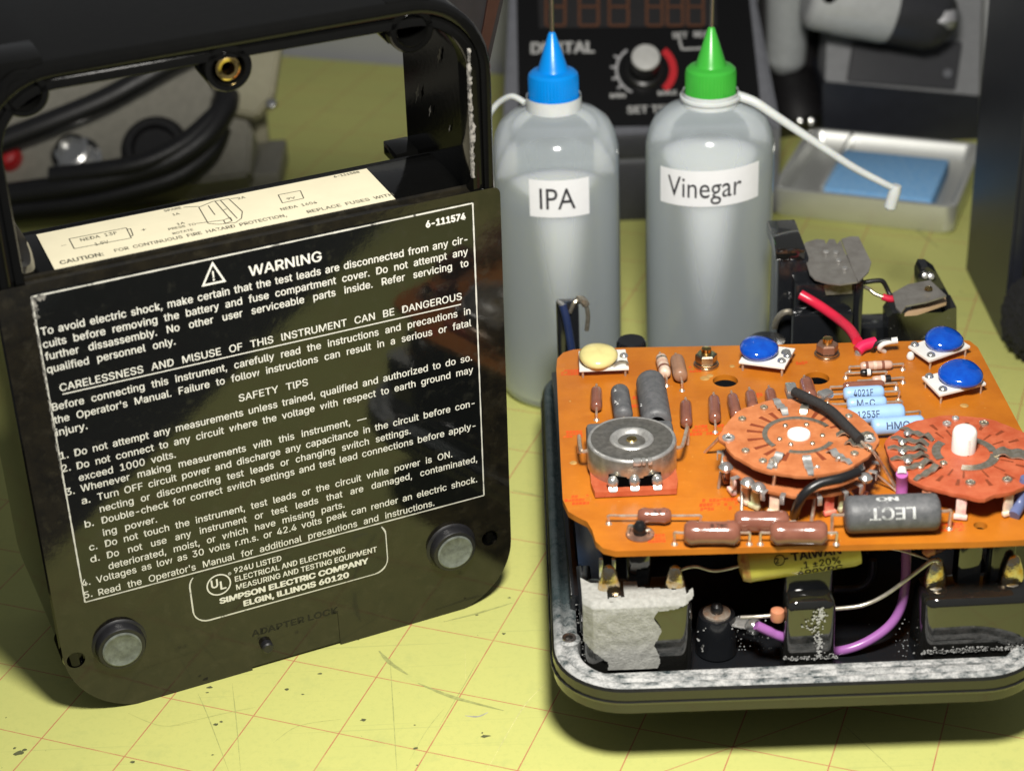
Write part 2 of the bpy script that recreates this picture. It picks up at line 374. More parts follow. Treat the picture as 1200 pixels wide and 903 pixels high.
def spline(pts, n=8):
    pts = [Vector(p) for p in pts]
    if len(pts) < 3: return pts
    out = []
    for i in range(len(pts) - 1):
        p0, p1, p2, p3 = pts[max(i - 1, 0)], pts[i], pts[i + 1], pts[min(i + 2, len(pts) - 1)]
        for k in range(n):
            t = k / n; out.append(.5 * ((2 * p1) + (p2 - p0) * t + (2 * p0 - 5 * p1 + 4 * p2 - p3) * t * t + (3 * p1 - p0 - 3 * p2 + p3) * t ** 3))
    return out + [pts[-1]]
def tube(bm, pts, r, seg=10, n=8, smooth=True, flat=None):
    ps = spline(pts, n) if smooth else [Vector(p) for p in pts]
    loops = []; x = None
    for i, p in enumerate(ps):
        d = (ps[min(i + 1, len(ps) - 1)] - ps[max(i - 1, 0)]).normalized(); fm = frame(d, x if x is not None else None); x = fm.col[0]
        rr = r(i / (len(ps) - 1)) if callable(r) else r
        loops.append([p + fm @ Vector((rr * math.cos(2 * PI * k / seg), rr * math.sin(2 * PI * k / seg), 0)) for k in range(seg)])
    return loft(bm, loops)
def rrect(x0, x1, y0, y1, r, seg=8):
    rs = r if isinstance(r, (list, tuple)) else (r,) * 4         # bl, br, tr, tl
    pts = []
    for (cx, cy, a0, rr) in ((x0 + rs[0], y0 + rs[0], PI, rs[0]), (x1 - rs[1], y0 + rs[1], 1.5 * PI, rs[1]), (x1 - rs[2], y1 - rs[2], 0, rs[2]), (x0 + rs[3], y1 - rs[3], .5 * PI, rs[3])):
        for i in range(seg + 1):
            a = a0 + i / seg * PI / 2; pts.append((cx + rr * math.cos(a), cy + rr * math.sin(a)))
    return pts
def circ(x, y, r, n=24, ry=None): return [(x + r * math.cos(2 * PI * i / n), y + (ry or r) * math.sin(2 * PI * i / n)) for i in range(n)]
def plate(outlines, thick, T=None, bev=0):      # flat sheet with holes: outlines in XY, top at z=0
    c = bpy.data.curves.new('plate', 'CURVE'); c.dimensions = '2D'; c.fill_mode = 'BOTH'; c.extrude = thick / 2 - bev; c.bevel_depth = bev; c.bevel_resolution = 1
    if bev: c.offset = -bev
    for o in outlines:
        s = c.splines.new('POLY'); s.points.add(len(o) - 1)
        for i, p in enumerate(o): s.points[i].co = (p[0], p[1], 0, 1)
        s.use_cyclic_u = True
    t = bpy.data.objects.new('t', c); me = bpy.data.meshes.new_from_object(t); bpy.data.objects.remove(t); bpy.data.curves.remove(c)
    me.transform((T or Matrix.Identity(4)) @ Matrix.Translation((0, 0, -thick / 2))); return me
def text_mesh(s, size=1.0, weight=0, **k):
    me = text_glyphs(s, size, 0, **k)
    if not weight: return me
    bm = B()
    for i, (dx, dy) in enumerate(((-1, 0), (1, 0), (-.5, .7), (.5, -.7), (.5, .7), (-.5, -.7))):
        m2 = me.copy(); m2.transform(Matrix.Translation((dx * weight * .9, dy * weight * .8, .0002 * i))); bm.from_mesh(m2); bpy.data.meshes.remove(m2)
    bm.to_mesh(me); bm.free(); return me
def text_glyphs(s, size=1.0, weight=0, align='LEFT', space_word=1.0, space_char=1.0):
    c = bpy.data.curves.new('txt', 'FONT'); c.size = 20.0; c.align_x = align; c.space_word = space_word; c.space_character = space_char
    c.resolution_u = 4          # drawn large, so that the fill stays exact, then scaled down
    if FONT: c.font = FONT; s = s.replace('I', 'l')      # the sans capital I without slabs
    c.body = s
    t = bpy.data.objects.new('t', c); me = bpy.data.meshes.new_from_object(t); bpy.data.objects.remove(t); bpy.data.curves.remove(c)
    me.transform(Matrix.Diagonal((size / 20, size / 20, 1, 1))); return me
def bounds(me):
    xs = [v.co.x for v in me.vertices]; ys = [v.co.y for v in me.vertices]; return min(xs), max(xs), min(ys), max(ys)
try:    # Blender's own bundled grotesque; the built-in font if it is not there
    import os
    FONT = bpy.data.fonts.load(os.path.join(bpy.utils.system_resource('DATAFILES'), 'fonts', 'Inter.woff2'))
except Exception:
    FONT = None
CAPH = None
def caph():
    global CAPH
    if CAPH is None:
        b = bounds(text_mesh('H')); CAPH = b[3]
    return CAPH
def text_fit(s, width, cap, weight=0.0, sx=None, word=True):
    """text at origin, baseline y=0, left x=0, exactly `width` wide and capitals `cap` high"""
    size = cap / caph()
    b0 = bounds(text_mesh(s, size, weight)); wd = b0[1] - b0[0]; sp = 1.0
    ns = s.strip().count(' ')
    if sx and ns and word:
        b1 = bounds(text_mesh(s, size, weight, space_word=2.0)); gain = (b1[1] - b1[0]) - wd
        sp = 1 + (width / sx - wd) / max(gain, 1e-6); sp = max(.55, min(sp, 2.6))
    me = text_mesh(s, size, weight, space_word=sp); b = bounds(me)
    me.transform(Matrix.Diagonal((width / (b[1] - b[0]), 1, 1, 1)) @ Matrix.Translation((-b[0], 0, 0))); return me
def refine(me, step):
    bm = B(); bm.from_mesh(me); bmesh.ops.triangulate(bm, faces=bm.faces)
    for _ in range(4):
        es = [e for e in bm.edges if e.calc_length() > step]
        if not es: break
        bmesh.ops.subdivide_edges(bm, edges=es, cuts=1); bmesh.ops.triangulate(bm, faces=bm.faces)
    bm.to_mesh(me); bm.free(); return me
def basis(o, x, y):
    x = Vector(x).normalized(); y = Vector(y); y = (y - x * y.dot(x)).normalized(); m = Matrix((x, y, x.cross(y))).transposed().to_4x4(); m.translation = Vector(o); return m
def join(meshes, name='joined'):
    bm = B()
    for me in meshes: bm.from_mesh(me)
    out = bpy.data.meshes.new(name); bm.to_mesh(out); bm.free(); return out

# ------------------------------------------------------------------ setting: mat, table, wall
me = plate([rrect(-25, 51.5, -4.0, 52.6, .6)], .3, Matrix.Translation((GO.x, GO.y, 0)) @ Matrix.Rotation(math.atan2(GX.y, GX.x), 4, 'Z'))
mo = obj('cutting_mat', me, 'mat', None, local=True, smooth=0, label='yellow-green cutting mat with a red inch grid, scuffed and stained', cat='cutting mat')
bm = B(); box(bm, (0, 48, -2.32), (260, 136, 4), rot=Matrix.Rotation(math.atan2(GX.y, GX.x), 3, 'Z')); obj('tabletop', bm, 'table', None, local=True, smooth=0, kind='structure')
bm = B(); box(bm, Vector((-7.9, 49.6, 8.6)) + GY * .6, (260, 1, 18), rot=Matrix.Rotation(math.atan2(GX.y, GX.x), 3, 'Z')); obj('wall', bm, 'wall', None, local=True, smooth=0, kind='structure')

# stains and knife marks that can be told apart on the mat
def mark(pts, wd, m, z=.004, name='knife_mark'):
    ps = spline([P(u, v, z) for u, v in pts], 6); bm = B(); prev = None
    for i, p in enumerate(ps):
        d = ps[min(i + 1, len(ps) - 1)] - ps[max(i - 1, 0)]; sd = Vector((-d.y, d.x, 0)).normalized()
        t = i / (len(ps) - 1); ww = .6 * wd * (.25 + .75 * math.sin(PI * min(max(t, .04), .96))) * random.uniform(.8, 1.2)
        a, b = bm.verts.new(p + sd * ww), bm.verts.new(p - sd * ww)
        if prev: bm.faces.new((prev[0], prev[1], b, a))
        prev = (a, b)
    return obj(name, bm, m, mo, smooth=0)
def mark_mat(n, c): M[n] = mat(n, c, .6, var=.35, vscale=6)
mark_mat('mark_dark', (.47, .49, .165)); mark_mat('mark_smudge', (.45, .47, .16)); mark_mat('mark_light', (.74, .72, .30)); mark_mat('spot_dark', (.13, .14, .06)); mark_mat('mark_grey', (.52, .50, .42))
for pts, wd, mm in (
    ([(232, 812), (245, 842), (268, 903)], .022, 'mark_dark'), ([(272, 800), (277, 845), (282, 903)], .018, 'mark_dark'), 
    ([(457, 770), (461, 835), (465, 903)], .024, 'mark_dark'), ([(545, 760), (546, 800)], .02, 'mark_light'), ([(640, 800), (612, 830), (570, 903)], .022, 'mark_light'),
    ([(444, 762), (457, 776), (478, 790)], .10, 'mark_smudge'), ([(490, 800), (530, 816), (590, 832)], .09, 'mark_smudge'), ([(520, 728), (560, 718), (600, 706)], .06, 'mark_smudge'),
    ([(545, 838), (560, 839), (572, 834)], .05, 'mark_grey'), ([(986, 846), (1010, 868), (1048, 903)], .02, 'mark_dark'), ([(560, 773), (545, 800), (515, 850)], .016, 'mark_smudge'),
    ([(320, 870), (350, 850), (400, 842)], .014, 'mark_smudge'), ([(200, 850), (260, 836), (300, 828)], .014, 'mark_dark'), ([(600, 574), (620, 578), (640, 583)], .05, 'mark_dark'),
    ([(520, 830), (500, 855), (480, 890)], .012, 'mark_dark'), ([(1010, 250), (1060, 262), (1100, 290)], .10, 'mark_smudge'),
    ([(900, 345), (960, 352), (1010, 350)], .05, 'mark_smudge'), ([(150, 835), (190, 850), (230, 845)], .012, 'mark_dark')):
    mark(pts, wd, mm)
for (u, v, r) in ((246, 805, .11), (243, 811, .06), (336, 807, .10), (355, 813, .06), (253, 848, .10), (259, 845, .08), (426, 843, .12), (569, 862, .16), (565, 858, .06), (375, 789, .09), (487, 876, .10), (155, 892, .12),
                  (22, 882, .18), (28, 878, .10), (17, 876, .08), (590, 742, .09), (597, 700, .07), (486, 849, .05), (249, 884, .05), (559, 720, .06)):
    c = P(u, v, .005); bm = B(); n = 9
    bm.faces.new([bm.verts.new(c + Vector((math.cos(2 * PI * i / n) * r * random.uniform(.35, 1.0), math.sin(2 * PI * i / n) * r * random.uniform(.25, .7), 0))) for i in range(n)])
    obj('stain', bm, 'spot_dark', mo, smooth=0)

# ------------------------------------------------------------------ left: rear half of the multimeter case
case = thing('multimeter_case_back', 'black plastic multimeter rear case standing upright, white warning text on its face', 'instrument case', MCASE)
A0, A1, ZT = -.75, 12.17, 18.50
def cloop(ins, n, r=2.0, z0=0.0):
    rr = max(r - ins, .25)
    return [Vector((x, n, z)) for x, z in rrect(A0 + ins, A1 - ins, z0 + ins, ZT - ins, (rr + .2, rr + .2, rr + .1, rr + .1), 10)]
bm = B()
loft(bm, [cloop(-.12, 5.9), cloop(-.12, 5.6), cloop(0, .30), cloop(.03, .14), cloop(.10, .04), cloop(.17, .03), cloop(.30, .03), cloop(.33, .05), cloop(.34, .16), cloop(.44, .16), cloop(.45, .08), cloop(.50, .06), cloop(.64, .06), cloop(.67, .10), cloop(.68, .7), cloop(.36, .9), cloop(.26, 5.9)], close=True)
obj('shell', bm, 'case_dusty', case, local=True, smooth=40)
# front panel with foot holes and the adapter-lock notch
def T_face(n): return Matrix(((1, 0, 0, 0), (0, 0, -1, n), (0, 1, 0, 0), (0, 0, 0, 1)))      # XY -> (a, z), +Z towards the viewer
zt = 13.10
n0, n1, n2, n3 = PC(292, 781), PC(293, 760), PC(401, 711), PC(402, 746)
out = rrect(A0 + .02, A1 - .02, .02, zt, (2.2, 2.0, .12, .12), 12)
i_b = [i for i, p in enumerate(out) if p[1] < .03]
out = out[:13] + [(n0.x, .02), (n0.x, n1.z), (n3.x, n2.z + .02), (n3.x, .02)] + out[13:]
h1, h2 = PC(89, 773), PC(574, 630)
fp = plate([out, circ(h1.x, h1.z, .34), circ(h2.x, h2.z, .34)], .5, T_face(0), bev=.09)
obj('front_panel', fp, 'case', case, local=True, smooth=25)
tab = plate([[(n0.x + .02, .09), (n3.x - .03, .09), (n3.x - .02, n2.z), (n0.x + .02, n1.z)]], .3, T_face(.022))
tabo = obj('adapter_lock', tab, 'case', case, local=True, smooth=0)
k = PC(312, 755); bm = B(); lathe(bm, [(.17, 0), (.17, .22), (.13, .26)], (k.x, .05, k.z), (0, -1, 0)); obj('lock_pin', bm, 'rubber', tabo, local=True)
bm = B(); lathe(bm, [(.2, 0), (.2, .012)], (k.x - .05, .05, k.z + .16), (0, -1, 0)); obj('lock_slot', bm, 'hole', tabo, local=True)
for h in (h1, h2):
    bm = B(); lathe(bm, [(.345, 0), (.345, 1.0)], (h.x, .12, h.z), (0, 1, 0), cap0=False); obj('screw_hole', bm, 'hole', case, local=True)
# back wall of the lower block and the compartment floor
bm = B(); box(bm, (5.75, 4.0, 6.4), (12.3, .2, 12.5)); obj('inner_wall', bm, 'case_dusty', case, local=True)
bm = B(); box(bm, (5.75, 2.2, 12.55), (12.3, 3.75, .2), bev=.05); obj('compartment_floor', bm, 'case_dusty', case, local=True)
bm = B(); box(bm, (11.62, 5.6, PC(455, 176, 5.9).z), (.75, 1.1, .42), bev=.04); obj('wall_tab', bm, 'case_dusty', case, local=True)
bm = B(); tube(bm, [(-.3, .6, 13.2), (.1, 1.4, 12.9), (.2, 2.6, 13.0), (-.1, 3.6, 13.6)], .28); obj('corner_fillet', bm, 'case', case, local=True)
# corroded inner edge of the right upright
bm = B(); prev = None
for i in range(46):
    z = 13.55 + i * .078; wv = .05 + .05 * random.random() + (.05 if 12 < i < 20 else 0)
    a = A1 - .66 - .02 + .02 * random.random(); y = .045 + .01 * random.random()
    q = [bm.verts.new((a - .02, y + .05, z)), bm.verts.new((a, y, z)), bm.verts.new((a + wv, y, z))]
    if prev:
        for s in (0, 1): bm.faces.new((prev[s], prev[s + 1], q[s + 1], q[s]))
    prev = q
obj('corroded_edge', bm, 'scuff', case, local=True)
for (u, v, n, sz) in ((490, 110, 3.2, .35), (505, 130, 2.4, .2), (500, 190, 2.0, .25), (528, 150, 1.2, .14), (516, 65, 1.9, .3), (485, 195, 2.6, .22)):
    d = ray(u, v); aa = A1 - .33; o = CB + AX * aa; q = CAM + d * ((o - CAM).dot(AX) / d.dot(AX)) - CB; c0 = Vector((aa - .03, q.dot(NN), q.dot(UP)))
    bm = B(); prev = None
    for i in range(9):
        t = i / 8 - .5; w_ = sz * .3 * math.cos(t * PI) * random.uniform(.3, 1.3)
        q = [bm.verts.new(c0 + Vector((0, t * sz * .9 - w_, -t * sz * 2))), bm.verts.new(c0 + Vector((0, t * sz * .9 + w_, -t * sz * 2)))]
        if prev: bm.faces.new((prev[0], prev[1], q[1], q[0]))
        prev = q
    obj('wall_scrape', bm, 'scuff', case, local=True, smooth=0)
# screw bosses hanging from the top bar
for (u, v, r, ins) in ((267, 80, .60, True), (28, 110, .58, False), (482, 35, .60, False)):
    c = PC(u, v, .1)
    bm = B(); lathe(bm, [(r * .62, .9), (r * .62, .02), (r * .68, -.04), (r * .72, .0), (r * .92, .0), (r, .07), (r, 1.6), (r * .62, 1.6)], (c.x, .06, c.z), (0, 1, 0), cap0=False, cap1=False)
    box(bm, (c.x, .85, c.z + .45), (r * 1.9, 1.3, .6), bev=.04)
    bo = obj('screw_boss', bm, 'case_dusty', case, local=True)
    bm = B(); lathe(bm, [(r * .63, 0), (r * .63, .02)], (c.x, 1.1, c.z), (0, 1, 0)); obj('boss_hole', bm, 'hole', bo, local=True)
    if ins:
        bm = B(); lathe(bm, [(.30, .5), (.30, .0), (.25, -.02), (.17, .0), (.15, .12), (.17, .2), (.14, .28), (.16, .6)], (c.x, .07, c.z), (0, 1, 0), cap0=False, cap1=False)
        obj('brass_insert', bm, 'brass', bo, local=True)
bm = B(); box(bm, (PC(455, 50, .3).x, .9, PC(455, 42, .3).z), (.5, .9, .25), rot=Matrix.Rotation(.9, 3, 'Y')); obj('rib', bm, 'case_dusty', case, local=True)
# carrying handle folded behind the case's right shoulder
hp = [PC(u, v, 6.0) for u, v in ((470, -40), (596, -40), (590, 0), (574, 72), (556, 60), (520, 30), (470, 10))]
bm = B(); loft(bm, [[p + Vector((0, d, 0)) for p in hp] for d in (0, .6)]); ho = obj('carry_handle', bm, 'bg_black', case, local=True, smooth=0)
hp = [PC(u, v, 5.9) for u, v in ((574, -40), (592, -40), (586, 0), (570, 68), (560, 62), (567, 30), (572, 0))]
bm = B(); loft(bm, [[p + Vector((0, d, 0)) for p in hp] for d in (0, .09)]); obj('handle_edge_reflection', bm, 'handle_brown_reflection', ho, local=True, smooth=0)  # thin strip with the side face's brown reflection painted in
# feet
for (u, v) in ((143, 760), (533, 646)):
    c = PC(u, v, -.3)
    bm = B(); lathe(bm, [(.76, 0), (.71, .05), (.67, .06), (.67, .26), (.63, .32), (.56, .33)], (c.x, .01, c.z), (0, -1, 0), 40); fo = obj('rubber_foot', bm, 'rubber', case, local=True)
    bm = B(); lathe(bm, [(.54, .30), (.53, .355), (.49, .372), (.47, .360), (.2, .366), (0, .368)], (c.x, .01, c.z), (0, -1, 0), 40); obj('foot_pad', bm, 'foot_pad', fo, local=True)
# warning label
LZ = UB
lab = obj('warning_label', plate([rrect(-.03, 11.50, LZ - .03, LZ + 9.14, .05, 3)], .02, T_face(-.012)), 'label_black', case, local=True, smooth=0)
def put(me, a, z, n): me.transform(T_face(n) @ Matrix.Translation((a, z, 0))); return me
def strip(bm, pts, wd, n, jitter=0):
    prev = None; out = []
    for i, p in enumerate(pts):
        d = Vector(pts[min(i + 1, len(pts) - 1)]) - Vector(pts[max(i - 1, 0)]); s = Vector((-d[1], d[0])).normalized() * (wd / 2 * (1 + jitter * random.uniform(-1, 1)))
        q = (bm.verts.new((p[0] + s.x, n, p[1] + s.y)), bm.verts.new((p[0] - s.x, n, p[1] - s.y)))
        if prev: bm.faces.new((prev[0], prev[1], q[1], q[0]))
        prev = q
bm = B()
for pts in ([(0, LZ + 9.06), (11.45, LZ + 9.08)], [(11.45, LZ + 9.08), (11.44, LZ - .02)], [(0, LZ - .01), (11.44, LZ - .02)], [(0, LZ + 9.06), (0, LZ - .01)]):
    n = 60; strip(bm, [(pts[0][0] + (pts[1][0] - pts[0][0]) * i / n, pts[0][1] + (pts[1][1] - pts[0][1]) * i / n) for i in range(n + 1)], .038, -.0175, .25)
obj('label_border', bm, 'ink_line', lab, local=True, smooth=0)
bm = B()
strip(bm, [(-.03 + .02 * random.random(), LZ + 9.05 - i * .09) for i in range(60)], .035, -.0185, .9); strip(bm, [(.03 * i, LZ + 8.98 + .03 * random.random()) for i in range(12)], .12, -.0186, .8); strip(bm, [(.02 + .05 * random.random(), LZ + 8.95 - i * .05) for i in range(11)], .10, -.0188, .9)
obj('worn_edge', bm, 'scuff', lab, local=True, smooth=0)
SX = 1.0
T = []
def tl(s, a0, a1, z, cap=.205, wgt=.0035, m=None, n=-.0165):
    T.append(put(text_fit(s, a1 - a0, cap, wgt, sx=.93), a0, z + LZ, n))
tl('WARNING', PC(291.5, 320).x, PC(377, 304.4).x, 8.37, .275, .008)
tl('6-111574', PC(498.7, 263.7).x, PC(545.5, 254.6).x, 8.67, .18, .017)
for s, a0, a1, z in (
    ('To avoid electric shock, make certain that the test leads are disconnected from any cir-', .07, 11.26, 7.99),
    ('cuits before removing the battery and fuse compartment cover. Do not attempt any', .07, 11.26, 7.64),
    ('further  dissassembly.  No  other  user  serviceable  parts  inside.  Refer  servicing  to', .07, 11.26, 7.30),
    ('qualified personnel only.', .06, 3.28, 6.94),
    ('CARELESSNESS AND MISUSE OF THIS INSTRUMENT CAN BE DANGEROUS', .29, 11.03, 6.36),
    ('Before  connecting  this  instrument,  carefully  read  the  instructions  and  precautions  in', .03, 11.26, 5.87),
    ("the  Operator's  Manual.  Failure  to  follow  instructions  can  result  in  a  serious  or  fatal", .02, 11.27, 5.50),
    ('injury.', .02, .80, 5.14), ('SAFETY TIPS', 4.72, 6.60, 4.88),
    ('1.', .01, .22, 4.45), ('Do not attempt any measurements unless trained, qualified and authorized to do so.', .38, 11.25, 4.44),
    ('2.', .0, .22, 4.07), ('Do  not  connect  to  any  circuit  where  the  voltage  with  respect  to  earth  ground  may', .38, 11.27, 4.05),
    ('exceed  1000  volts.', .38, 2.90, 3.69), ('3.', .0, .22, 3.36), ('Whenever making measurements with this instrument, —', .38, 8.13, 3.36),
    ('a.', .35, .57, 2.99), ('Turn OFF circuit power and discharge any capacitance in the circuit before con-', .76, 11.27, 2.99),
    ('necting or disconnecting test leads or changing switch settings.', .77, 9.36, 2.62),
    ('b.', .33, .56, 2.27), ('Double-check for correct switch settings and test lead connections before apply-', .77, 11.27, 2.26),
    ('ing power.', .75, 2.18, 1.88), ('c.', .34, .55, 1.54), ('Do not touch the instrument, test leads or the circuit while power is ON.', .76, 10.54, 1.53),
    ('d.', .32, .56, 1.17), ('Do  not  use  any  instrument  or  test  leads  that  are  damaged,  contaminated,', .76, 11.28, 1.165),
    ('deteriorated, moist, or which have missing parts.', .75, 7.31, .81),
    ('4.', -.01, .22, .50), ('Voltages as low as 30 volts r.m.s. or 42.4 volts peak can render an electric shock.', .38, 11.25, .49),
    ('5.', .0, .22, .11), ("Read the Operator's Manual for additional precautions and instructions.", .38, 9.93, .08)):
    tl(s, a0, a1, z)
obj('warning_text', join(T), 'ink', lab, local=True, smooth=0)
bm = B(); strip(bm, [(.33, LZ + 6.27), (11.0, LZ + 6.22)], .03, -.0165); obj('underline', bm, 'ink', lab, local=True, smooth=0)
# warning triangle
t0, t1, t2 = PC(236, 335.7), PC(265, 329.6), PC(248.7, 306)
tri = [(t0.x, t0.z), (t1.x, t1.z), (t2.x, t2.z)]; cx = sum(p[0] for p in tri) / 3; cz = sum(p[1] for p in tri) / 3
inner = [(cx + (x - cx) * .74, cz + (z - cz) * .74) for x, z in tri]
TM = [plate([tri, inner], .002, T_face(-.0165))]
ex = text_fit('!', .05, .26, .012); TM.append(put(ex, cx - .025, cz - .11, -.0165))
obj('warning_triangle', join(TM), 'ink', lab, local=True, smooth=0)
# approval box
bx0, bx1 = PC(224, 700).x, PC(453, 640).x; bz0, bz1 = PC(243, 726.5).z, LZ - .03
ap = obj('approval_label', plate([rrect(bx0, bx1, bz0, bz1, .42, 6)], .016, T_face(-.01)), 'label_black', case, local=True, smooth=0)
bm = B(); rr = rrect(bx0, bx1, bz0, bz1, .42, 6); rr = rr[-4:] + rr[:1] + rr[1:14] + rr[14:18]; strip(bm, rr, .04, -.0125, .3); obj('approval_border', bm, 'ink_line', ap, local=True, smooth=0)
T = []
def tu(s, p0, p1, cap, wgt, word=True):
    a, b = PC(*p0), PC(*p1); z = (a.z + b.z) / 2; T.append(put(text_fit(s, b.x - a.x, cap, wgt), a.x, z, -.0125))
tu('924U LISTED', (274.3, 670), (330, 657), .17, .006)
tu('ELECTRICAL AND ELECTRONIC', (275.4, 680.8), (404.8, 646), .17, .006)
tu('MEASURING AND TESTING EQUIPMENT', (277, 691), (441.6, 645), .17, .006)
tu('SIMPSON ELECTRIC COMPANY', (257.4, 707.8), (431.9, 658), .175, .017)
tu('ELGIN, ILLINOIS 60120', (285.6, 711), (409, 674), .175, .017)
c = PC(256.3, 684.5)
T.append(plate([circ(c.x, c.z, .345, 32), circ(c.x, c.z, .305, 32)], .002, T_face(-.0125)))
T.append(put(text_fit('U', .20, .26, .014), c.x - .215, c.z - .06, -.0125)); T.append(put(text_fit('L', .17, .26, .014), c.x + .03, c.z - .17, -.0125))
r_ = PC(269, 671.5); T.append(plate([circ(r_.x, r_.z, .045, 16), circ(r_.x, r_.z, .032, 16)], .002, T_face(-.0125))); T.append(put(text_fit('R', .03, .045, 0), r_.x - .015, r_.z - .02, -.0125))
obj('approval_text', join(T), 'ink', ap, local=True, smooth=0)
a, b_ = PC(295, 745), PC(396.5, 718); obj('adapter_lock_lettering', put(text_fit('ADAPTER LOCK', b_.x - a.x, .2, .012), a.x, (a.z + b_.z) / 2 - .0, -.003), 'engrave', tabo, local=True, smooth=0)
# battery compartment card
CZ = UB + 8.93
ca0, ca1 = .85, 9.86
card = obj('battery_card', plate([[(ca0, .5), (ca1, .5), (ca1, 3.66), (ca0, 3.66)]], .03, Matrix.Translation((0, 0, CZ))), 'card', case, local=True, smooth=0)
CT = []
def cpt(u, v): return PCU(u, v, CZ)
def ct(s, p0, p1, cap, wgt=.004):
    a, b = cpt(*p0), cpt(*p1); d = b - a; me = text_fit(s, d.length, cap, wgt)
    me.transform(Matrix.Translation((a.x, a.y, CZ + .004)) @ Matrix.Rotation(math.atan2(d.y, d.x) * .3, 4, 'Z')); CT.append(me)
ct('CAUTION:', (71, 310), (122, 299), .20, .012)
ct('FOR  CONTINUOUS  FIRE  HAZARD  PROTECTION,', (135, 295.5), (336, 253), .17, .006)
ct('REPLACE  FUSES  WITH', (361, 250), (462, 229), .17, .006)
ct('THE  SAME  TYPES  AND  RATINGS  AS  SPECIFIED', (76, 318), (300, 268), .16, .006)
ct('NEDA  13F', (95, 283), (138, 274), .17); ct('1.5V', (112, 288), (128, 284.5), .17)
ct('6-111588', (392, 208.5), (422, 202.5), .13, .008); ct('NEDA  1604', (330, 247), (372, 238), .16)
ct('9V', (337, 234.5), (347, 232.5), .13); ct('SPARE', (193, 248.5), (213, 244.5), .13); ct('1A', (203, 253), (211, 251), .13)
ct('1A', (208, 264), (217, 262), .12); ct('PRESS  TO', (198, 270), (230, 263.5), .12); ct('ROTATE', (203, 275), (227, 270), .12); ct('2A', (279, 234), (288, 232), .13)
ct('+', (166, 271), (172, 270), .16); ct('-', (72, 289), (78, 287.5), .1)
def cl(pts, wd=.03, closed=False):
    bm = B(); prev = None; ps = [cpt(*p) for p in pts]
    if closed: ps.append(ps[0])
    for a, b in zip(ps, ps[1:]):
        s = Vector((-(b - a).y, (b - a).x, 0)).normalized() * wd / 2; o = Vector((0, 0, .004))
        bm.faces.new([bm.verts.new(x + o) for x in (a + s, a - s, b - s, b + s)])
    me = bpy.data.meshes.new('l'); bm.to_mesh(me); bm.free(); CT.append(me)
cl([(81, 280), (148, 267), (154, 279), (87, 291.5)], closed=True); cl([(148.5, 269), (153, 268), (156, 276), (152, 277)])
cl([(326, 228.5), (352, 223.5), (356, 232.5), (331, 238)], closed=True)
cl([(233, 243), (250, 236), (268, 233), (284, 248), (283, 256), (276, 261), (256, 263), (244, 262)], closed=True); cl([(252, 236), (272, 259)]); cl([(258, 234.5), (278, 256)]); cl([(244, 241), (252, 252)])
cl([(215, 243), (233, 242)]); cl([(230, 262), (262, 258), (270, 255), (272, 259), (264, 262), (262, 258)]); cl([(270, 233), (279, 232)]); cl([(262, 246), (266, 245)])
obj('card_print', join(CT), 'card_ink', card, local=True, smooth=0)

# ------------------------------------------------------------------ right: front half lying face down (tray)
TZ = 2.8
TX0, TX1, TY0, TY1 = .95, 13.6, -8.12, 9.2
yaw = Matrix.Translation((.95, -8.12, 0)) @ Matrix.Rotation(math.radians(-.9), 4, 'Z') @ Matrix.Translation((-.95, 8.12, 0))
tray = thing('multimeter_front_half', 'open black multimeter front half lying face down, its rim crusted with white residue', 'instrument case', at((7.3, .5, 0)))
def tloop(ins, z, r=1.9, x1=0):
    rr = max(r - ins, .2); return [yaw @ Vector((x, y, z)) for x, y in rrect(TX0 + ins, TX1 - ins, TY0 + ins, TY1 - ins, rr, 10)]
bm = B(); loft(bm, [tloop(.30, 1.92), tloop(.10, 1.98), tloop(.05, 2.04), tloop(.02, 2.32), tloop(.0, 2.36), tloop(.0, 2.38), tloop(.03, 2.42), tloop(.035, 2.70), tloop(.09, 2.77), tloop(.16, TZ - .005)], cap1=False)
obj('side_band', bm, 'tray_out', tray, smooth=14)
bm = B(); loft(bm, [tloop(.01, 2.365), tloop(-.02, 2.38), tloop(-.02, 2.405), tloop(.01, 2.42)], close=True); obj('seam_line', bm, 'bake_olive', tray)
bm = B(); loft(bm, [tloop(.09, TZ - .03), tloop(.12, TZ + .0), tloop(.18, TZ + .035), tloop(.26, TZ + .035), tloop(.32, TZ + .0), tloop(.35, TZ - .09), tloop(.41, TZ - .12), tloop(.46, TZ - .08), tloop(.52, TZ - .05), tloop(.62, TZ - .05), tloop(.70, TZ - .10)], False, False)
obj('rim', bm, 'residue', tray, smooth=50)
# ledge behind the front rim
bm = B(); box(bm, (7.3, -7.42, 2.55), (11.0, .22, .36), bev=.05); obj('front_ledge', bm, 'residue', tray)
bm = B(); loft(bm, [tloop(.68, TZ - .09), tloop(.72, 2.15)], False, True); obj('floor', bm, 'tray', tray)
# what holds it off the mat: knobs and jacks under the panel
for x, y, r, h in ((4.0, -3.2, .9, 1.95), (11.0, -3.2, .9, 1.95), (4.0, 6.5, .9, 1.95), (11.0, 6.5, .9, 1.95), (7.3, .5, 1.6, 1.95)):
    bm = B(); lathe(bm, [(r * .9, 0), (r, .1), (r, h)], (x, y, .0)); obj('knob', bm, 'tray_out', tray)
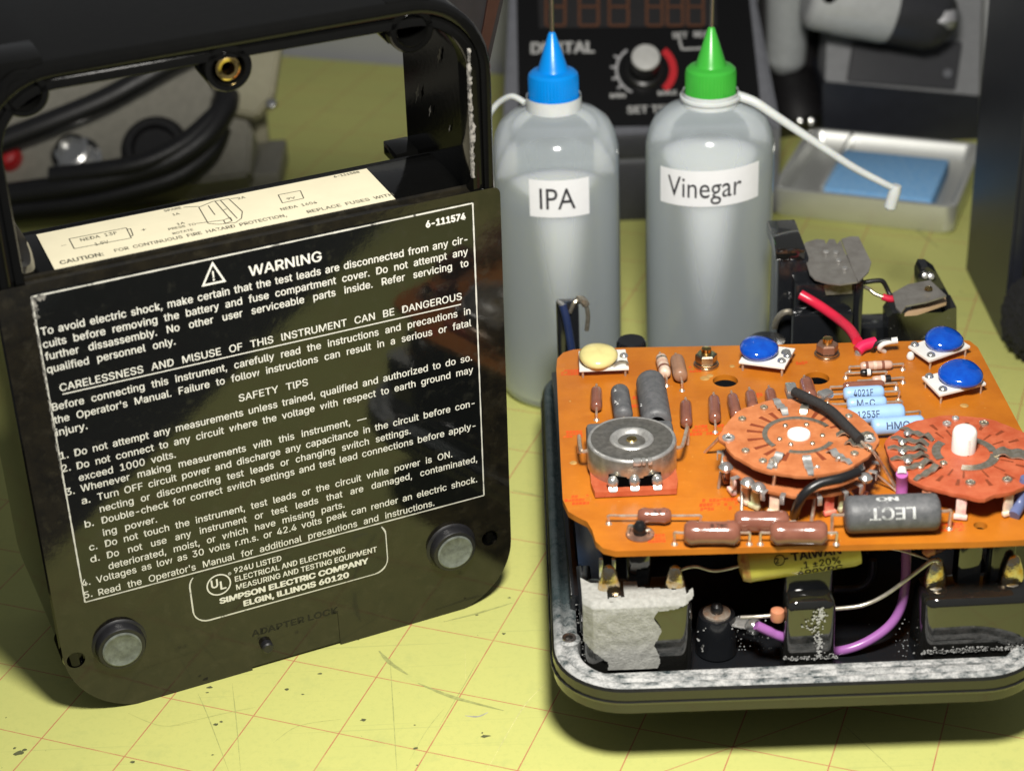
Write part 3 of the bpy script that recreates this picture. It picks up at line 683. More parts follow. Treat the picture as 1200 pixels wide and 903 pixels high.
# tall inner walls on the left (rail) and back
def fbox(name, c, size, m, parent=tray, bev=.06, rot=None, seg=2): bm = B(); box(bm, c, size, rot, bev, seg); return obj(name, bm, m, parent)
fbox('side_rail', (1.72, 1.7, 2.95), (.30, 12.5, .55), 'tray')
fbox('rail_step', (1.98, -4.5, 3.0), (.4, 2.6, .5), 'tray')
for (u, v) in ((667, 748), (1225, 735)):
    c = P(u, v, 2.85); bm = B(); lathe(bm, [(.30, 0), (.30, .5), (.22, .53), (.13, .52), (.12, .3)], (c.x, c.y, 2.34), seg=24, cap1=False); so = obj('corner_post', bm, 'residue', tray)
    bm = B(); lathe(bm, [(.19, .0), (.18, .04), (.10, .03), (.09, -.1)], (c.x, c.y, 2.87), seg=24, cap1=False, cap0=False); obj('screw_insert', bm, 'thread', so)

# grey paste-coated jack block, plain jack block and the post between them
def jack_block(u0, u1, vb, vt, y, m, dep, name, r=.35):
    a, b = PY(u0, vb, y), PY(u1, vb, y); zt_ = PY((u0 + u1) / 2, vt, y).z
    lp = rrect(a.x, b.x, y, y + dep, (r, r, .1, .1), 6)
    bm = B(); cx, cy = (a.x + b.x) / 2, y + dep / 2
    def L(s, z): return [Vector((cx + (x - cx) * (1 - s / (b.x - a.x) * 2), cy + (yy - cy) * (1 - s / dep), z)) for x, yy in lp]
    loft(bm, [L(0, 2.2), L(.03, zt_ - .25), L(.08, zt_ - .08), L(.2, zt_)])
    return obj(name, bm, m, tray, smooth=60), a.x, b.x, zt_
jb, x0, x1, zj = jack_block(686, 813, 778, 706, -7.0, 'bake_olive', 1.25, 'jack_block')
# paste: ragged sheet over the block's front and top
bm = B(); gx_, gz_ = 150, 90; grid = {}
def rag(t, k): return .25 * noise.noise(Vector((t * 3.1, k * 7.7, 1.3))) + .12 * noise.noise(Vector((t * 9, k * 3, 4)))
for i in range(gx_ + 1):
    for j in range(gz_ + 1):
        s, t = i / gx_, j / gz_
        lo = (.28 - 1.6 * s if s < .17 else 0)
        x = x0 - .03 + (x1 - x0 + .04) * s
        edge_r = 1.0 if t > .74 else .70
        bulge = .35 * (1 - abs(2 * s - 1) ** 4)
        yy = -7.05 + (.30 * max(0, abs(2 * s - 1) - .82) / .18) ** 1 * .9
        if t < .78: z = 2.62 + (zj - .10 - 2.62) * t / .78; y_ = yy + .02 * max(0, t - .70) / .08
        else: z = zj - .10 + .13 * min(1, (t - .78) / .06) ; y_ = yy + .02 + .16 * min(1, (t - .78) / .06) + max(0, t - .84) / .16 * .8
        nz = .02 * noise.noise(Vector((x * 4, z * 4, y_ * 4)))
        grid[i, j] = (Vector((x, y_ - nz - .02, z + (nz if t > .78 else 0))), s, t)
vs = {}
def V(k):
    if k not in vs: vs[k] = bm.verts.new(grid[k][0])
    return vs[k]
for i in range(gx_):
    for j in range(gz_):
        _, s, t = grid[i, j]; wob = .03 * noise.noise(Vector((s * 6, t * 6, 0))) + .008 * noise.noise(Vector((s * 21, t * 21, 5)))
        if s + wob < .20 and t < .30 - .9 * s + wob: continue
        if t < .70 + .25 * (s - .66) + wob and s > .665 + .03 * math.sin(t * 17) + wob: continue
        if t > .93 + 2 * wob and abs(s - .75) < .25: continue
        if t > .86 + wob and (abs(s - .30) < .075 or s > .93): continue
        bm.faces.new((V((i, j)), V((i + 1, j)), V((i + 1, j + 1)), V((i, j + 1))))
obj('paste_coating', bm, 'powder', jb, smooth=80)
jb2, x2, x3, zj2 = jack_block(1077, 1208, 770, 702, -7.0, 'bake_olive', 1.25, 'jack_block')
cp, x4, x5, zc = jack_block(918, 979, 774, 706, -7.05, 'bake_olive', .7, 'centre_post', .2)
bm = B(); box(bm, ((x4 + x5) / 2, -6.25, (zc + 5.7) / 2 - .4), (x5 - x4 - .1, .5, 5.7 - zc + .9), bev=.12, seg=3); obj('post_back', bm, 'tray', cp)
def specks(name, parent, n, fn, r0=.015, r1=.045, m='powder_white', nrm=(0, -1, 0)):
    bm = B(); fm = frame(nrm)
    for _ in range(n):
        c = fn(); r = random.uniform(r0, r1); k = random.randint(4, 6); a0 = random.random() * 6
        vs_ = [bm.verts.new(c + fm @ Vector((r * random.uniform(.4, 1.2) * math.cos(a0 + 2 * PI * i / k), r * random.uniform(.4, 1.2) * math.sin(a0 + 2 * PI * i / k), 0))) for i in range(k)]
        bm.faces.new(vs_)
    return obj(name, bm, m, parent, smooth=0)
M['powder_white'] = mat('white_powder', (.52, .52, .50), .9, var=.25, vscale=8)
def smear():
    t = random.random(); x = x4 + .86 + .06 * math.sin(t * 9) + random.gauss(0, .07)
    if .2 < t < .5 and random.random() < .5: x -= random.uniform(.1, .5) * math.sin((t - .2) / .3 * PI)
    return Vector((x, -7.088 - .001 * random.random(), zc - .12 - t * 1.5))
specks('powder_smear', cp, 150, smear)
specks('powder_crust', cp, 60, lambda: Vector((random.uniform(x4, x5), -7.095, 2.72 + abs(random.gauss(0, .06)))), .02, .06)
specks('powder_crust', jb2, 170, lambda: Vector((random.uniform(x2, x3), -7.05, 2.70 + abs(random.gauss(0, .07)))), .015, .06)
specks('powder_crust', tray, 34, lambda: Vector((random.uniform(x2 - .45, x2 - .02), random.uniform(-6.9, -6.0), random.uniform(2.6, 3.8) - .9 * random.random())), .012, .035)
specks('powder_crust', tray, 90, lambda: Vector((random.uniform(x1 + .1, x4 - .1), -6.2, 2.4 + abs(random.gauss(0, .45)))), .012, .04)
specks('powder_crust', tray, 120, lambda: Vector((1.70 + random.uniform(0, .35), random.uniform(-6.8, -3.0), random.uniform(2.5, 3.24))), .012, .04)
BZ = 6.3
def PT(u, v, y): return PY(u, v, y - 1.75)
# small screw stand with solder tag
c = P(840, 716, 3.40)
bm = B(); lathe(bm, [(.55, 0), (.52, .9), (.47, 1.13)], (c.x, c.y, 2.2)); st = obj('screw_stand', bm, 'tray', tray)
bm = B(); lathe(bm, [(.36, 0), (.36, .05), (.2, .06)], (c.x, c.y, 3.33)); obj('washer', bm, 'copper', st)
bm = B(); lathe(bm, [(.15, 0), (.17, .1), (.14, .2), (.06, .26)], (c.x, c.y, 3.39)); obj('screw_head', bm, 'black_wire', st)
e = P(890, 733, 3.2); d = (e - c); bm = B(); box(bm, (c + d * .5) * 1.0 + Vector((0, 0, -.12)), (d.length * .9, .42, .05), rot=frame((0, 0, 1), d), bev=.02); tg = obj('solder_tag', bm, 'steel', st)
bm = B(); lathe(bm, [(.02, -.14), (.2, -.08), (.25, .05), (.16, .2), (.04, .26)], e + Vector((-.15, 0, -.05)), seg=16); obj('solder_joint', bm, 'solder', st)
# threaded standoffs
def standoff(u, v, m='bake_olive', wd=.42):
    c = P(u, v, BZ - .17); bm = B(); box(bm, (c.x, c.y + .2, (2.2 + BZ - .18) / 2), (wd * 1.5, wd * 1.3, BZ - .18 - 2.2), bev=.1); return obj('standoff', bm, m, tray)
standoff(749, 617); standoff(1141, 607); standoff(1180, 606, 'tray')
# solder lugs
def lug(u, v, y, m='gold', h=.8, parent=tray):
    c = PT(u, v, y); bm = B(); n = 5
    prof = [(.26, .12, -.55), (.30, .16, -.35), (.27, .17, -.1), (.20, .14, .12), (.14, .10, .3), (.05, .04, .36)]
    loft(bm, [[c + Vector((a * math.cos(2 * PI * k / 12), b * math.sin(2 * PI * k / 12), z * h / .8)) for k in range(12)] for a, b, z in prof])
    lo = obj('solder_lug', bm, m, parent, smooth=60)
    bm = B(); lathe(bm, [(.30, 0), (.27, .10), (.2, .14)], c + Vector((0, 0, -.62)), seg=8); obj('lug_collar', bm, 'steel', lo); return c
l1 = lug(714, 676, -4.6); l2 = lug(791, 676, -4.6); l3 = lug(1097, 668, -4.6); l4 = lug(1187, 664, -4.6)
bm = B(); box(bm, l1 + Vector((-.2, .05, .25)), (.1, .1, .6), bev=.02); box(bm, l1 + Vector((.12, .05, .28)), (.1, .12, .5), bev=.02); obj('lug_fork', bm, 'solder', tray)
# yellow capacitor slung below the board
ca, cb_ = PT(868, 660, -4.55), PT(1006, 641, -4.55); ca.z -= .05
d = (cb_ - ca).normalized()
bm = B(); lathe(bm, [(.30, 0), (.42, .06), (.46, .22), (.46, (cb_ - ca).length - .15), (.42, (cb_ - ca).length)], ca, d, 28); yc = obj('yellow_capacitor', bm, 'yellow_cap', tray, smooth=50)
bm = B(); lathe(bm, [(.2, -.05), (.40, .0), (.465, .16), (.47, .20)], ca, d, 28, cap1=False); obj('resin_end', bm, 'cap_end', yc)
fwd = Vector((0, -.80, .60)); CTX = []
def on_cyl(s, p_along, ang, cap, rad, origin, axis, wgt=.01, width=None):
    me = refine(text_fit(s, width or len(s) * cap * .8, cap, wgt), .07); up0 = Vector((0, 0, 1)); f0 = axis.cross(up0).normalized(); f0 = f0 if f0.y < 0 else -f0
    for v in me.vertices:
        a = ang + v.co.y / rad; q = origin + axis * (p_along + v.co.x) + (f0 * math.cos(a) + f0.cross(axis).normalized() * math.sin(a) * (1 if f0.cross(axis).z > 0 else -1)) * (rad + .006); v.co = q
    return me
ln_ = (cb_ - ca).length
CTX.append(on_cyl('TAIWAN', 1.25, .42, .19, .46, ca, d, .014, 1.25)); CTX.append(on_cyl('.1 ±20%', 1.45, -.14, .19, .46, ca, d, .008, 1.0)); CTX.append(on_cyl('400VDC', 1.35, -.68, .19, .46, ca, d, .010, 1.15))
CTX.append(on_cyl('-', 1.08, .42, .19, .46, ca, d, .014, .1)); CTX.append(on_cyl('2', .855, .42, .13, .46, ca, d, .006, .08))
c2 = refine(plate([circ(.14, .13, .14, 28), circ(.14, .13, .118, 28)], .002), .07)
for v in c2.vertices:
    a = .285 + v.co.y / .46; f0 = Vector((d.y, -d.x, 0)).normalized(); v.co = ca + d * (.78 + v.co.x) + (f0 * math.cos(a) + Vector((0, 0, 1)) * math.sin(a)) * .466
CTX.append(c2); obj('capacitor_print', join(CTX), 'dark_ink', yc, smooth=0)
def wire(name, pts, r, m, parent, seg=10): bm = B(); tube(bm, pts, r, seg); return obj(name, bm, m, parent, smooth=60)
wire('bare_wire', [l2 + Vector((.1, 0, .2)), l2 + Vector((.5, 0, .30)), (l2 + ca) / 2 + Vector((.2, 0, .0)), ca + d * .1], .04, 'wire', tray)
wire('bare_wire', [PT(978, 713, -4.7), PT(1010, 709, -4.7), PT(1037, 697, -4.7), PT(1066, 676, -4.7), PT(1090, 658, -4.7), PT(1098, 657, -4.7), PT(1101, 663, -4.6)], .055, 'wire', tray)
wire('bare_wire', [PT(1030, 640, -4.2), PT(1060, 646, -4.4), PT(1090, 656, -4.6)], .03, 'wire', tray)
wire('bare_wire', [PT(868, 723, -4.9), PT(890, 722, -5.0), PT(912, 720, -5.0)], .05, 'wire', tray)
bm = B(); lathe(bm, [(.05, -.2), (.17, -.14), (.2, 0), (.17, .14), (.05, .2)], PT(911, 720, -5.0), (0, 0, 1), 16); obj('bead', bm, 'bead', tray)
wire('purple_wire', [PT(886, 732, -5.0), PT(905, 741, -5.0), PT(921, 748, -4.9), PT(950, 762, -4.0), PT(985, 762, -4.5), PT(1015, 752, -4.5), PT(1042, 733, -4.4), PT(1056, 710, -4.3), PT(1061, 680, -4.2), PT(1062, 640, -4.0)], .125, 'purple', tray, 14)
wire('black_loop', [PT(975, 690, -3.2), PT(1005, 688, -3.0), PT(1020, 676, -3.0), PT(1023, 655, -3.0)], .1, 'black_wire', tray)
wire('red_stub', [PT(1086, 648, -4.4), PT(1100, 644, -4.2), PT(1112, 636, -4.0)], .09, 'resistor', tray)
bm = B(); lathe(bm, [(.04, -.16), (.17, -.06), (.15, .12), (.04, .18)], PT(1088, 645, -4.5), (1, 0, .3), 14); obj('bead', bm, 'bead', tray)
fbox('meter_housing', (7.4, .3, 3.9), (9.5, 2.2, 3.4), 'tray', bev=.2)
# left back terminal bracket with navy wire, and a round lug behind the board
yb = 6.3
a, b_ = PY(655, 470, yb), PY(678, 352, yb)
bm = B(); box(bm, ((a.x + b_.x) / 2, yb, (2.2 + b_.z) / 2), (b_.x - a.x, .5, b_.z - 2.2), bev=.1); br = obj('terminal_bracket', bm, 'tray', tray)
wire('navy_wire', [PY(672, 430, yb - .5), PY(669, 405, yb - .5), PY(664, 375, yb - .45), PY(659, 357, yb - .35)], .13, 'blue_wire', br)
bm = B(); cyl(bm, PY(659, 357, yb - .35), PY(653, 352, yb - .35), .10, .05, 10); obj('wire_end', bm, 'solder', br)
bm = B(); tube(bm, [PY(668, 366, yb - .3), PY(673, 355, yb - .3), PY(680, 351, yb - .2), PY(686, 356, yb - .2), PY(689, 370, yb - .2), PY(687.5, 387, yb - .2)], lambda t: .13 if .3 < t < .65 else .07, 8); obj('contact_spring', bm, 'bronze', br)
c = PY(740, 400, 5.0); bm = B(); lathe(bm, [(.46, 0), (.46, 2.0), (.40, 2.1)], (c.x, 5.1, c.z - 2.1)); obj('round_post', bm, 'tray', tray)
c = PY(899, 408, 5.2); bm = B(); lathe(bm, [(.62, 0), (.62, 2.0), (.55, 2.1)], (c.x, 5.3, c.z - 1.85)); obj('round_post', bm, 'tray', tray)
# battery clips at the back
yb = 6.1
def Q(u, v, y=yb): return PY(u, v, y)
def pbox(name, u0, u1, v0, v1, y, dep, m, parent, bev=.05, zmin=None):
    a, b = PY(u0, v1, y), PY(u1, v0, y); z0_ = a.z if zmin is None else zmin
    bm = B(); box(bm, ((a.x + b.x) / 2, y + dep / 2, (z0_ + b.z) / 2), (b.x - a.x, dep, b.z - z0_), bev=bev); return obj(name, bm, m, parent)
bh = pbox('battery_holder', 929, 1011, 330, 420, yb, 2.0, 'tray', tray, zmin=2.3)
pbox('holder_step', 909, 948, 300, 420, yb + .7, 1.6, 'tray', bh, zmin=2.3)
pbox('holder_cap', 909, 944, 289, 306, yb + .6, 2.1, 'bake_olive', bh)
pbox('holder_rail', 1000, 1042, 383, 420, yb + 1.0, 1.0, 'tray', bh, zmin=2.3)
pbox('holder_upright', 998, 1013, 328, 420, yb - .1, .5, 'tray', bh, zmin=2.3)
pbox('holder_base', 928, 1000, 367, 420, yb - .5, .5, 'tray', bh, zmin=2.3)
# end bracket
zb = PY(1040, 370, yb).z
pts = [PY(u, v, yb + .2) for u, v in ((1041, 420), (1041, 374), (1046, 367), (1105, 366), (1112, 362), (1121, 360), (1121, 420))]
bm = B(); loft(bm, [[p + Vector((0, t, 0)) for p in pts] for t in (0, .9)]); obj('end_bracket', bm, 'bake_olive', bh, smooth=30)
pts = [PY(u, v, yb + .9) for u, v in ((1121, 400), (1121, 362), (1098, 320), (1088, 313), (1080, 313), (1076, 322), (1076, 345), (1100, 400))]
bm = B(); loft(bm, [[p + Vector((0, t, 0)) for p in pts] for t in (0, .6)]); obj('end_web', bm, 'tray', bh, smooth=30)
def plate3(pts, thick, m, name, parent, dirv):
    bm = B(); loft(bm, [[p + Vector(dirv) * t for p in pts] for t in (0, thick)]); return obj(name, bm, m, parent, smooth=30)
zt_ = PY(980, 322, yb).z
def PZ(u, v, z): return P(u, v, z)
big = [PZ(u, v, zt_ + (.35 * (330 - v) / 60 if v < 330 else 0)) for u, v in ((940, 290), (944, 284), (957, 280), (966, 281), (968, 286), (972, 280), (978, 280.5), (981, 286), (985, 281), (990, 295), (1002, 322), (1005, 330), (985, 333), (968, 331), (955, 327), (949, 321))]
sp = plate3(big, -.05, 'blade', 'contact_plate', bh, (0, 0, 1))
wing = [PZ(u, v, zt_ + (.5 if u > 985 else .36) * (330 - v) / 60) for u, v in ((986, 280), (996, 277), (1006, 277), (1021, 307), (1018, 318), (1006, 330), (1002, 322))]
plate3(wing, -.05, 'blade', 'contact_plate_wing', sp, (0, 0, 1))
for u, v in ((968, 296), (979.5, 296.5), (983, 306), (990, 315.5)):
    c = PZ(u, v, zt_ + .35 * (330 - v) / 60); bm = B(); lathe(bm, [(.10, 0), (.09, .05), (.03, .07)], c + Vector((0, 0, .01)), seg=12); obj('rivet', bm, 'steel', sp)
for u, v in ((925, 293), (931, 296)):
    c = PY(u, v, yb + 1.3); bm = B(); lathe(bm, [(.15, 0), (.13, .06), (.04, .09)], c, seg=14); obj('rivet', bm, 'steel', bh)
bm = B(); loft(bm, [[PY(u, v, yb - .02 + t) for u, v in ((965, 334), (998, 332), (999, 344), (968, 346))] for t in (0, -.06)]); obj('lower_contact', bm, 'bronze', bh)
rc = PY(922, 366, yb + .2); bm = B(); tube(bm, [rc + Vector((.36 * math.cos(a) , -.2 * abs(math.sin(a)), .62 * math.sin(a) - .5)) for a in [i * PI / 8 for i in range(9)]], .1, 8, flat=True); obj('side_spring', bm, 'bronze', bh)
sm = [PZ(u, v, zb + .75 + .2 * (360 - v) / 40) for u, v in ((1046, 343), (1064, 333), (1090, 328), (1109, 346), (1087, 353), (1062, 358), (1056, 366), (1050, 360))]
s2 = plate3(sm, -.06, 'blade', 'small_contact', bh, (0, 0, 1))
c = PZ(1088, 340, zb + .85); bm = B(); lathe(bm, [(.13, 0), (.11, .07), (.04, .09)], c + Vector((0, 0, .03)), seg=14); obj('rivet', bm, 'brass', s2)
plate3([PZ(u, v, zb + .45) for u, v in ((1060, 367), (1072, 359), (1108, 348), (1109, 354), (1075, 366))], -.1, 'tan', 'fibre_strip', s2, (0, 0, 1))
for u, v in ((1084, 323), (1091, 324)):
    c = PY(u, v, yb + .85); bm = B(); lathe(bm, [(.11, 0), (.09, .06), (.03, .08)], c, (0, -1, .4), 12); obj('rivet', bm, 'steel', bh)
wire('black_lead', [PY(1012, 331, yb + .3), PY(1025, 329, yb + .3), PY(1034, 329.5, yb + .3), PY(1039, 337, yb + .3), PY(1043, 345, yb + .2), PY(1051, 350, yb)], .075, 'black_wire', bh)
wire('red_tipped_lead', [PY(1013, 336, yb + .2), PY(1019, 339, yb + .2), PY(1025, 344, yb + .1), PY(1035, 348, yb)], .06, 'bronze', bh)
wire('red_sleeve', [PY(1034, 347.5, yb), PY(1042, 350, yb - .05), PY(1049, 350, yb - .05)], .11, 'red_wire', bh)
wire('red_wire', [PY(938, 345, yb - .3), PY(957, 356, yb - .6), PY(980, 372, yb - 1.3), PY(996, 386, yb - 2.2), PY(1005, 400, 3.1)], .155, 'red_wire', bh, 14)

# ------------------------------------------------------------------ the circuit board
def Z(u, v, h=0.0): return P(u, v, BZ + h)
board = thing('circuit_board', 'amber circuit board of resistors and rotary switches, resting above the black tray', 'circuit board', at((7.9, -1.0, BZ - .17)))
op = [(652, 432), (653, 420), (660, 413), (672, 409.5), (690, 408), (900, 404), (1120, 398), (1136, 399), (1146, 407)]
xr = Z(1199, 507).x
outl = [(Z(u, v).x, Z(u, v).y) for u, v in op] + [(xr, -2.2), (xr + .03, -5.3), (xr - .05, -5.65), (xr - .3, -5.85)] + [(xr - .55, -6.0), (xr - .62, -6.5), (xr - .85, -7.0), (xr - 1.2, Z(1150, 634.5).y)]
outl += [(Z(u, v).x, Z(u, v).y) for u, v in ((1150, 634.5), (900, 640.5), (722, 645.5), (707, 642), (698, 634), (694, 621), (688, 611), (676, 605), (666, 599), (659.5, 585), (657, 540))]
holes = [circ(Z(850, 446).x, Z(850, 446).y, .36), circ(Z(957, 443).x, Z(957, 443).y, .36), circ(Z(1149, 615.5).x, Z(1149, 615.5).y, .17)]
obj('board_sheet', plate([outl] + holes, .17, at((0, 0, BZ))), 'board', board, smooth=0)
for u, v, r in ((850, 446, .36), (957, 443, .36), (1149, 615.5, .17)):
    c = Z(u, v); bm = B(); lathe(bm, [(r + .002, -.168), (r + .002, -.002)], c, seg=32, cap0=False, cap1=False); obj('hole_wall', bm, 'edge_tan', board)
# red stamp marks
def stamp(u, v, wd, h):
    c = Z(u, v, .004); bm = B()
    for k in range(int(wd / .09)):
        x = c.x - wd / 2 + k * .09
        for r_i in range(3):
            if random.random() < .25: continue
            y = c.y - h / 2 + r_i * h / 3; l_ = h / 3 * .8
            bm.faces.new([bm.verts.new((x + dx, y + dy, c.z)) for dx, dy in ((0, 0), (.075, 0), (.105, l_), (.03, l_))])
    obj('ink_stamp', bm, 'flux_red', board, smooth=0)
for u, v, wd, h in ((668, 436, .55, .35), (672, 508, .6, .4), (676, 585, .65, .5), (828, 503, 1.0, .6), (842, 590, 1.0, .6), (745, 470, .35, .7), (815, 432, .4, .4), (770, 630, .5, .4), (1108, 617, .9, .4), (940, 425, .4, .2), (887, 463, .4, .3), (960, 470, .3, .3)): stamp(u, v, wd, h)
for u, v, r in ((832, 440, .10), (826, 443, .14), (672, 542, .10), (858, 429, .08), (668, 470, .03), (1130, 475, .12)):
    c = Z(u, v, .003); bm = B(); lathe(bm, [(r, 0), (r * .8, .012)], c, seg=12); obj('flux_spot', bm, 'edge_tan', board)

# axial components
def axial(name, p0, p1, r, m, lead=.35, lm='copper', bone=.0, h=None, bands=(), bend=True, leads=(1, 1), parent=board):
    """p0/p1: photo points of the body's two ends as they sit on the board"""
    h = r + .05 if h is None else h
    a, b = Z(*p0, h), Z(*p1, h); d = (b - a); L = d.length; d.normalize()
    prof = [(.05, 0), (r * .72, .02), (r * .95, .08), (r * (1 + bone), .18), (r, min(.4, L * .35)), (r, L - min(.4, L * .35)), (r * (1 + bone), L - .18), (r * .95, L - .08), (r * .72, L - .02), (.05, L)]
    bm = B(); lathe(bm, prof, a, d, 20); o = obj(name, bm, m, parent, smooth=60)
    for s, (e, sg, on) in enumerate(((a, -1, leads[0]), (b, 1, leads[1]))):
        if not on: continue
        t = e + d * sg * lead; pts = [e - d * sg * .1, e + d * sg * lead * .6, t, t + Vector((0, 0, -h * .5)), Vector((t.x, t.y, BZ - .02))]
        if not bend: pts = [e - d * sg * .1, e + d * sg * lead]
        bm = B(); tube(bm, pts, .035 if r < .3 else .045, 8, 4); obj('lead', bm, lm, o)
        if bend: bm = B(); lathe(bm, [(.09, 0), (.06, .04), (.03, .07)], (t.x, t.y, BZ), seg=10); obj('joint', bm, lm, o)
    for t, wd, bmn in bands:
        bm = B(); lathe(bm, [(r + .004, 0), (r + .004, wd)], a + d * (L * t), d, 20, cap0=False, cap1=False); obj('colour_band', bm, bmn, o)
    return o, a, d, L
def print_on(o, a, d, L, r, s, cap, m, width, along, flip=False, ang=.6, wgt=.006):
    me = refine(text_fit(s, width, cap, wgt), .07); f0 = d.cross(Vector((0, 0, 1))).normalized(); f0 = f0 if f0.y < 0 else -f0; up = Vector((0, 0, 1))
    sg = 1 if d.x > 0 else -1
    for v in me.vertices:
        x, y = v.co.x, v.co.y
        if flip: x, y = width - x, cap - y
        an = ang + (y - cap / 2) / r; v.co = a + d * sg * (along + x) + (f0 * math.cos(an) + up * math.sin(an)) * (r + .006)
    obj('printing', me, m, o, smooth=0)
for p0, p1, r in (((699, 478), (699, 456), .165), ((804.5, 497), (803.5, 472), .17), ((838, 492), (836.5, 466), .17), ((863, 488), (858, 464), .165), ((883, 480), (879, 460), .16), ((906, 476), (902, 458), .16), ((950, 466), (944, 446), .20)):
    axial('resistor', p0, p1, r, 'resistor', lead=.28)
axial('resistor', (798, 442), (793, 420), .21, 'resistor_pale', .3)
axial('banded_resistor', (780, 439), (774.5, 418), .17, 'resistor_cream', .25, bands=((.25, .12, 'resistor'), (.5, .1, 'resistor_pink'), (.72, .1, 'bronze')))
o_ = axial('wirewound_resistor', (731, 489), (726, 457), .265, 'resistor_grey', .25)
axial('wirewound_resistor', (770, 497), (762, 446), .415, 'resistor_grey', .2, leads=(1, 0))
c = Z(771, 499, .45); d = (Z(770, 497, .45) - Z(762, 446, .45)).normalized(); bm = B(); lathe(bm, [(.24, 0), (.24, .03)], Z(770, 497, .465) + d * .01, d, 20); obj('hollow_end', bm, 'hole', board)
o, a, d, L = axial('resistor', (747, 604), (787, 604), .19, 'resistor', .72, bone=.12); print_on(o, a, d, L, .19, '5.9M', .07, 'dark_ink', .34, .4, ang=1.15)
o, a, d, L = axial('resistor', (801, 624), (868, 624), .285, 'resistor', .22, bone=.10); print_on(o, a, d, L, .285, '8 780', .1, 'dark_ink', .42, .65, ang=1.25)
axial('resistor', (860, 611), (925, 611), .27, 'resistor', .15, bone=.08)
axial('resistor', (902, 624), (970, 624), .285, 'resistor', .22, bone=.10)
o, a, d, L = axial('wirewound_resistor', (989, 603), (1101, 599), .47, 'resistor_grey', .28, lm='copper', h=.52)
print_on(o, a, d, L, .47, 'LECT', .29, 'grey_ink', 1.12, .55, True, .55, .012); print_on(o, a, d, L, .47, 'NO', .14, 'grey_ink', .55, .75, True, 1.42, .012)
for p0, p1, r, s, w_ in (((988, 461.5), (1036, 459), .20, '4021F', .55), ((992, 473), (1039, 471), .19, 'M-C', .5), ((992, 487), (1060, 483), .26, '1253F', .6), ((1021, 500), (1083, 496), .245, 'HMC', .62)):
    o, a, d, L = axial('blue_resistor', p0, p1, r, 'resistor_blue', .42, h=r + .08); print_on(o, a, d, L, r, s, .18, 'blue_ink', w_,   .25 if s != 'HMC' else .36, ang=.55)
axial('banded_resistor', (1008, 429), (1046, 427), .13, 'resistor_pink', .3, bands=((.15, .08, 'resistor'), (.4, .09, 'resistor_cream'), (.65, .08, 'resistor')))
axial('diode', (1008, 436.5), (1022, 436), .10, 'black_wire', .4, bands=((.55, .1, 'white_wire'),))
axial('diode', (1022, 445), (1042, 443.5), .11, 'resistor_pink', .4, bands=((.5, .1, 'white_wire'), (.75, .15, 'black_wire')))
axial('resistor', (988, 452.5), (1036, 449.5), .12, 'resistor', .35)
# grey wirewound scribbles on the two upright ones
for (u, v, n_) in ((722, 470, 5), (752, 470, 6)):
    for k in range(n_):
        c = Z(u + random.uniform(-3, 6), v + random.uniform(-14, 10), .66 if u > 740 else .56); bm = B()
        tube(bm, [c, c + Vector((.06, .05, .0)), c + Vector((.02, .12, 0))], .014, 5, 3); obj('white_scribble', bm, 'grey_ink', board)

# trimmer discs on ceramic tiles
def tile_disc(corners, disc, r, m, h=.34, tilt=.35, dirv=None, thick=.17):
    q = [Z(u, v, h) for u, v in corners]
    if len(q) == 3: q.append(q[0] + q[2] - q[1])
    ring = [(p.x, p.y) for p in q]
    me = plate([ring], .09, at((0, 0, BZ + h)), bev=.015); o = obj('ceramic_tile', me, 'ceramic', board, smooth=30)
    cen = sum(q, Vector()) / 4
    for p in q:
        pp = p.lerp(cen, .14); bm = B(); cyl(bm, (pp.x, pp.y, BZ), (pp.x, pp.y, BZ + h - .09), .035, seg=8); obj('pin', bm, 'wire', o)
    c = Z(*disc, h + .20); n = Vector((0, -math.sin(tilt), math.cos(tilt)))
    if dirv is not None: n = Vector(dirv).normalized()
    prof = [(.02, -thick), (r * .6, -thick * .92), (r * .88, -thick * .6), (r * .99, -thick * .15), (r * .99, thick * .2), (r * .86, thick * .62), (r * .6, thick * .9), (r * .3, thick * 1.02), (.02, thick * 1.05)]
    bm = B(); lathe(bm, prof, c, n, 36)
    for v in bm.verts: v.co += (v.co - c) * .03 * math.sin(3 * math.atan2(v.co.y - c.y, v.co.x - c.x) + u_seed)
    obj('disc', bm, m, o, smooth=80); return o, q, h
u_seed = .7
def tile_joint(o, u, v, h, r=.13):
    c = Z(u, v, h); bm = B(); lathe(bm, [(r, 0), (r * .8, .06), (r * .3, .1)], c, seg=14); obj('joint', bm, 'solder', o)
o, q, h = tile_disc([(679, 433), (737, 430.5), (733, 409), (678, 411)], (701, 417), .56, 'disc_yellow', .3, .15, thick=.20)
tile_joint(o, 731, 417, h); bm = B(); tube(bm, [Z(719, 428, h + .06), Z(726, 424, h + .08), Z(733, 424, h + .06), Z(736, 427, h + .05)], .045, 8); obj('lead', bm, 'bronze', o)
u_seed = 1.9
o, q, h = tile_disc([(866, 423), (919.5, 430), (932, 408)], (889, 408), .56, 'disc_blue', .33, .10, thick=.21); tile_joint(o, 916, 423, h); tile_joint(o, 921, 413, h, .15); tile_joint(o, 923, 417, h)
u_seed = 3.0
o, q, h = tile_disc([(1064.5, 405), (1089, 422), (1137, 405)], (1106, 397.5), .55, 'disc_blue', .33, .12, thick=.22); tile_joint(o, 1072, 404, h); tile_joint(o, 1091, 416, h)
u_seed = 4.4
o, q, h = tile_disc([(1080.5, 441), (1101, 462), (1155.5, 448.5)], (1126, 438), .62, 'disc_blue', .33, .12, thick=.22); tile_joint(o, 1089, 441, h); tile_joint(o, 1105, 456, h)
